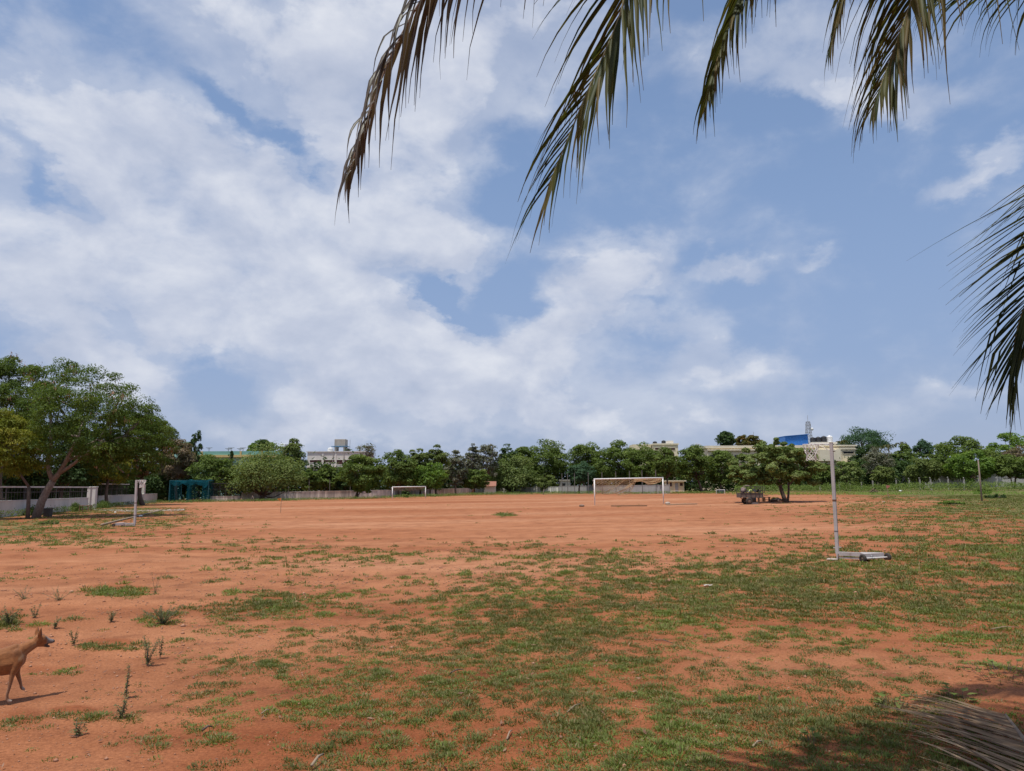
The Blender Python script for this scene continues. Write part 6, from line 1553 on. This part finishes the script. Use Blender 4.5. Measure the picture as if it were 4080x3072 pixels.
    sm = tmp.modifiers.new('s', 'SMOOTH'); sm.factor = .5; sm.iterations = 6
    dg = bpy.context.evaluated_depsgraph_get(); dg.update()
    body = bpy.data.meshes.new_from_object(tmp.evaluated_get(dg)); bpy.data.objects.remove(tmp); body.name = 'body'
    n = len(body.vertices); co = np.zeros(n * 3, np.float32); body.vertices.foreach_get('co', co); co = co.reshape(-1, 3); co[:, 0] -= sh
    body.polygons.foreach_set('use_smooth', np.ones(len(body.polygons), bool))
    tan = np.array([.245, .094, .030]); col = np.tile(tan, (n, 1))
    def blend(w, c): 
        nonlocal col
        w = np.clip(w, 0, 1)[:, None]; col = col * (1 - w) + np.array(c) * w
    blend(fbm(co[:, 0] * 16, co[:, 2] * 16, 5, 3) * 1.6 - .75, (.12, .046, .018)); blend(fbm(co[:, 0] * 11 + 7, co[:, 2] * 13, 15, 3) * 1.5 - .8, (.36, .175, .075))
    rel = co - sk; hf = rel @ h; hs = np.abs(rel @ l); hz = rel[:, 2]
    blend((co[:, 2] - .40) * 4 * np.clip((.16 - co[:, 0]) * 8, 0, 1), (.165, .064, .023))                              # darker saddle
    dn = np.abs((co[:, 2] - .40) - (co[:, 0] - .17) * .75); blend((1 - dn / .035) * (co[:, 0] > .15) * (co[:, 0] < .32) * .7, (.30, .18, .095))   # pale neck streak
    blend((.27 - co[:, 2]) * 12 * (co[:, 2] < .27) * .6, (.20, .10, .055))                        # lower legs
    blend((.035 - co[:, 2]) * 60, (.36, .29, .23)); blend(((co[:, 0] > .205) & (co[:, 1] > .03) & (co[:, 2] < .12)) * 1.0, (.30, .23, .18))
    front = (hf > .062) & (np.abs(rel[:, 2]) < .12); blend(np.clip((hf - .062) / .02, 0, 1) * front, (.17, .145, .135))      # greying muzzle
    blend(((hf > .05) & (hz < -.046)) * .9, (.045, .03, .026)); blend(np.clip((hf - .145) / .008, 0, 1), (.02, .018, .018))       # lips, nose
    blend(((hz > .045) & (hf > -.012 - .0) & (hf < .05)) * .75, (.10, .045, .028))                  # ear inside
    eye = np.minimum(np.linalg.norm(rel - (h * .056 + l * .027 + [0, 0, .010]), axis=1), np.linalg.norm(rel - (h * .056 - l * .027 + [0, 0, .010]), axis=1)); blend(1.4 - eye / .013, (.03, .018, .014))
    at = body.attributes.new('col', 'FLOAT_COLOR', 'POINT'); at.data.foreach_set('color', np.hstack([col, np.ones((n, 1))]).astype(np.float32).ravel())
    m, nt, N, L = new_mat('dog_coat'); ou = N.new('ShaderNodeOutputMaterial'); p = N.new('ShaderNodeBsdfPrincipled'); L.new(p.outputs[0], ou.inputs[0]); p.inputs['Roughness'].default_value = .75; p.inputs['Specular IOR Level'].default_value = .25
    p.inputs['Sheen Weight'].default_value = .15
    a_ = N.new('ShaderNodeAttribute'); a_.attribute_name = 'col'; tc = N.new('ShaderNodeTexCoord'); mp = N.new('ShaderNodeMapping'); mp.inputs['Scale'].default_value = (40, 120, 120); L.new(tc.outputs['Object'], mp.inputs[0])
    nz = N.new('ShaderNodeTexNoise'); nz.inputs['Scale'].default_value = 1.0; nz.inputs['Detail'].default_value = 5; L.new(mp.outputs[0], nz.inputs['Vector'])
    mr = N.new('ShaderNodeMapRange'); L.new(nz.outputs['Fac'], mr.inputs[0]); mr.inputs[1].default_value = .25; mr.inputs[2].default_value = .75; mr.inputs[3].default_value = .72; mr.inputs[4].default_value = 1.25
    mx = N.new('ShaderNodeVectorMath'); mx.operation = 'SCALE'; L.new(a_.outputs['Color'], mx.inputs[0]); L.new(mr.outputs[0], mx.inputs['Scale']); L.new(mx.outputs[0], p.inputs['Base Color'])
    bp = N.new('ShaderNodeBump'); bp.inputs['Strength'].default_value = .4; bp.inputs['Distance'].default_value = .004; L.new(nz.outputs['Fac'], bp.inputs['Height']); L.new(bp.outputs[0], p.inputs['Normal'])
    root.scale = (.80, .95, 1.0)
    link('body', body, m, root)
    for sd in (-1, 1):
        e = sk + h * .060 + l * sd * .029 + np.array([0, 0, .010]); e[0] += sh
        bm = bmesh.new(); bmesh.ops.create_icosphere(bm, subdivisions=2, radius=.0075); q = bpy.data.meshes.new('eye'); bm.to_mesh(q); bm.free()
        o = link('eye', q, M['dark_glass'], root); o.location = tuple(e)
dog()

# ------------------------------------------------------------------ weeds, twigs and litter in the foreground
def weed(label, px, py, h_px, spread, stems, leaves, pal='neem2', lean=0.0, leafy_base=True):
    b = onground(G(px, py)); s = b[1] / F; H = h_px * s
    root = thing('weed', label, 'weed', b, group='single weeds on the bare soil'); mb = MB(); pos, nrm, ax = [], [], []
    for i in range(stems):
        a = RNG.uniform(0, 2 * math.pi); r_ = RNG.uniform(.2, 1) * spread * H if stems > 1 else lean * H
        tip = np.array([r_ * math.cos(a) + lean * H, r_ * math.sin(a), H * (RNG.uniform(.6, 1) if i else 1)])
        pts = [np.array([0, 0, -.02]), tip * .45 + np.array([RNG.normal(0, .02), 0, .03]) * H, tip]
        mb.tube(pts, [.0036, .0026, .0016], 4)
        for k in range(leaves):
            u = RNG.uniform(.08, 1) ; p = pts[0] * (1 - u) ** 2 + 2 * pts[1] * u * (1 - u) + pts[2] * u * u
            d = unit(np.array([RNG.normal(), RNG.normal(), RNG.uniform(-.1, .8)])); ln = .030 * RNG.uniform(.6, 1.4)
            pos.append(p + d * ln * .55); ax.append(d); nrm.append(unit(np.array([0, 0, 1.0]) + RNG.normal(0, .4, 3)))
    if leafy_base:
        for k in range(40):
            a = RNG.uniform(0, 2 * math.pi); d = np.array([math.cos(a), math.sin(a), RNG.uniform(.1, .7)]); pos.append(np.array([math.cos(a), math.sin(a), 0]) * RNG.uniform(.01, .09) + [0, 0, .015 + RNG.uniform(0, .03)]); ax.append(d); nrm.append(unit(np.array([0, 0, 1.0]) + RNG.normal(0, .4, 3)))
    pos, nrm, ax = np.array(pos), np.array(nrm), np.array(ax); n = len(pos)
    V, Q = leaf_quads(pos, nrm, RNG.uniform(.020, .036, n), RNG.uniform(.008, .014, n), ax)
    link('foliage', np_mesh('foliage', V, Q, {'var': np.repeat(RNG.uniform(0, .9, n), 4)}), M['weed_dark'] if pal == 'neem2' else PAL[pal], root)
    mb.build('stem', M['twig'], root)
S_ = 4080 / 2212
for lab, x, y, h, sp, st, lv in (
    ('slim upright weed at the left edge above the dog', 75, 1333, 48, .5, 5, 40),
    ('bushy grey-green weed at the left edge', 20, 1347, 62, 1.1, 16, 60),
    ('spindly weed left of the long grass patch', 52, 1295, 50, 1.2, 8, 22),
    ('sprawling spindly weed touching the long grass patch', 128, 1296, 50, 1.6, 9, 26),
    ('narrow weed with small leaves above the dog nose', 160, 1391, 60, .35, 4, 46),
    ('small weed above and right of the dog ears', 118, 1355, 38, .8, 6, 34),
    ('low weed between the dog and the spreading weeds', 240, 1341, 40, .9, 7, 36),
    ('wide spreading weed clump left of the grass', 352, 1345, 66, 1.4, 22, 60),
    ('tall thin weed cluster on the bare soil right of the dog', 318, 1436, 105, .45, 8, 46),
    ('short leafy weed beside the tall thin cluster', 346, 1418, 75, .3, 3, 40),
    ('lone tall weed with bare tip below the dog shadow level', 272, 1506, 120, .14, 3, 50),
    ('broken leaning weed near the lower left', 262, 1548, 70, .6, 5, 30),
    ('small weed at the lower left corner', 165, 1588, 60, .7, 4, 34),
    ('thin stalk weed at the right end of the long grass patch', 335, 1280, 80, .5, 4, 16)):
    weed(lab, x * S_, y * S_, h, sp, st, lv)

def leaf_plant(label, px, py, n, size, spread):
    b = onground(G(px, py)); root = thing('leafy_plant', label, 'plant', b, group='broad-leaved plants at lower right'); 
    mb = MB(); st = MB()
    for i in range(n):
        a = RNG.uniform(0, 2 * math.pi); r_ = spread * math.sqrt(RNG.uniform(.02, 1)); c = np.array([r_ * math.cos(a), r_ * math.sin(a), RNG.uniform(.03, .11)]); d = unit(np.array([math.cos(a) + RNG.normal(0, .5), math.sin(a) + RNG.normal(0, .5), RNG.uniform(-.2, .4)])); s = size * RNG.uniform(.6, 1.2)
        sd = unit(np.cross(d, [0, 0, 1.0])); up = np.cross(sd, d)
        f = MB(); f.v = [tuple(q) for q in (np.zeros(3), d * s * .35 + sd * s * .36 + up * .06 * s, d * s, d * s * .35 - sd * s * .36 + up * .06 * s, d * s * .4)]; f.f = [(0, 1, 4), (1, 2, 4), (0, 4, 3), (4, 2, 3)]
        me = f.mesh('leaf', True); at = me.attributes.new('var', 'FLOAT', 'POINT'); at.data.foreach_set('value', np.full(5, RNG.uniform(.2, 1), np.float32)); o = link('leaf', me, PAL['neem2'], root); o.location = tuple(c)
        st.tube([(c[0] * .8, c[1] * .8, 0), tuple(c)], .0022, 4)
    st.build('stem', M['bark'], root)
leaf_plant('broad-leaved creeper at the right edge above the shade', 4010, 2700, 42, .075, .38)
leaf_plant('broad-leaved sprout at the tip of the fallen frond', 3560, 2822, 12, .085, .16)
leaf_plant('small broad-leaved sprout growing through the fallen frond', 3850, 2925, 8, .08, .08)
leaf_plant('round-leaved seedling near the bottom edge', 3250, 2975, 6, .08, .07)
leaf_plant('young plant with upright leaves in the shade at lower right', 3800, 2790, 10, .09, .12)

def leaf_litter():
    n = 420; rr = RNG.uniform(2.2, 3.9, n) ** 2 * 1.05; a = RNG.uniform(R(-37), R(37), n); x, y = rr * np.sin(a), rr * np.cos(a)
    P = np.stack([x, y, tz(x, y) + (fbm(x * 1.3, y * 1.3, 5, 4) - 0.5) * 0.05 + (fbm(x * 0.25, y * 0.25, 6, 2) - 0.5) * 0.10 + RNG.uniform(.012, .035, n)], 1)
    V, Q = leaf_quads(P, unit(np.array([0, 0, 1.0]) + RNG.normal(0, .35, (n, 3))), RNG.uniform(.03, .085, n), RNG.uniform(.012, .028, n))
    o = link('dry_leaves', np_mesh('dry_leaves', V, Q, {'var': np.repeat(RNG.uniform(0, 1, n), 4)}), M['pod']); tag(o, 'dry brown leaf bits strewn over soil and grass', 'dry leaves', kind='stuff')
leaf_litter()

def twig(label, p0, p1, r_, mat='pale_wood', name='twig'):
    a, b = onground(G(*p0)), onground(G(*p1)); v = b - a
    r_ *= .62
    ob = MB().tube([(0, 0, r_ + .012), tuple(v * .5 + np.array([0, .01, r_ + .03])), tuple(v + [0, 0, r_ + .015])], [r_, r_ * .9, r_ * .45], 6).build(name, M[mat], None, smooth=True); ob.location = tuple(a); tag(ob, label, 'twig', 'dry twigs in the grass')
twig('pale broken stick at the bottom edge left of centre', (1241, 3064), (1288, 3018), .018)
twig('dry stick lying left of the shaded grass at lower right', (2996, 2990), (3046, 2964), .014)
twig('thin curved twig in the grass right of centre', (2260, 2845), (2322, 2810), .008)
twig('dark twig in the grass near picture centre', (1792, 2690), (1848, 2676), .012, 'bark')
twig('long thin straw in the grass at the right', (3950, 2512), (4060, 2505), .010)
twig('dark curled dry leaf stalk at lower left grass edge', (806, 2920), (846, 2908), .016, 'bark')
twig('short pale twig right of the tall grass clump', (2020, 2955), (2040, 2920), .012)
twig('straw-coloured stick on the soil near the grass edge', (1040, 2852), (1080, 2838), .009)
twig('thin brown twig in the middle of the right-hand grass', (2610, 2556), (2680, 2570), .012, 'bark')
def scrap(label, px, py, s, mat):
    b = onground(G(px, py)); P = [[(x * s, y * s * .6, .03 + .02 * math.sin(x * 5 + y * 3) * s * 5) for y in np.linspace(-1, 1, 5)] for x in np.linspace(-1, 1, 6)]
    o = MB().grid(P).build('litter', M[mat], None, smooth=True); o.location = tuple(b); tag(o, label, 'litter', 'bits of litter')
scrap('crumpled white plastic scrap in the grass left of the near post', 2822, 2337, .09, 'concrete')
scrap('small white scrap in the grass behind the near post', 3520, 2000, .12, 'white_plastic')
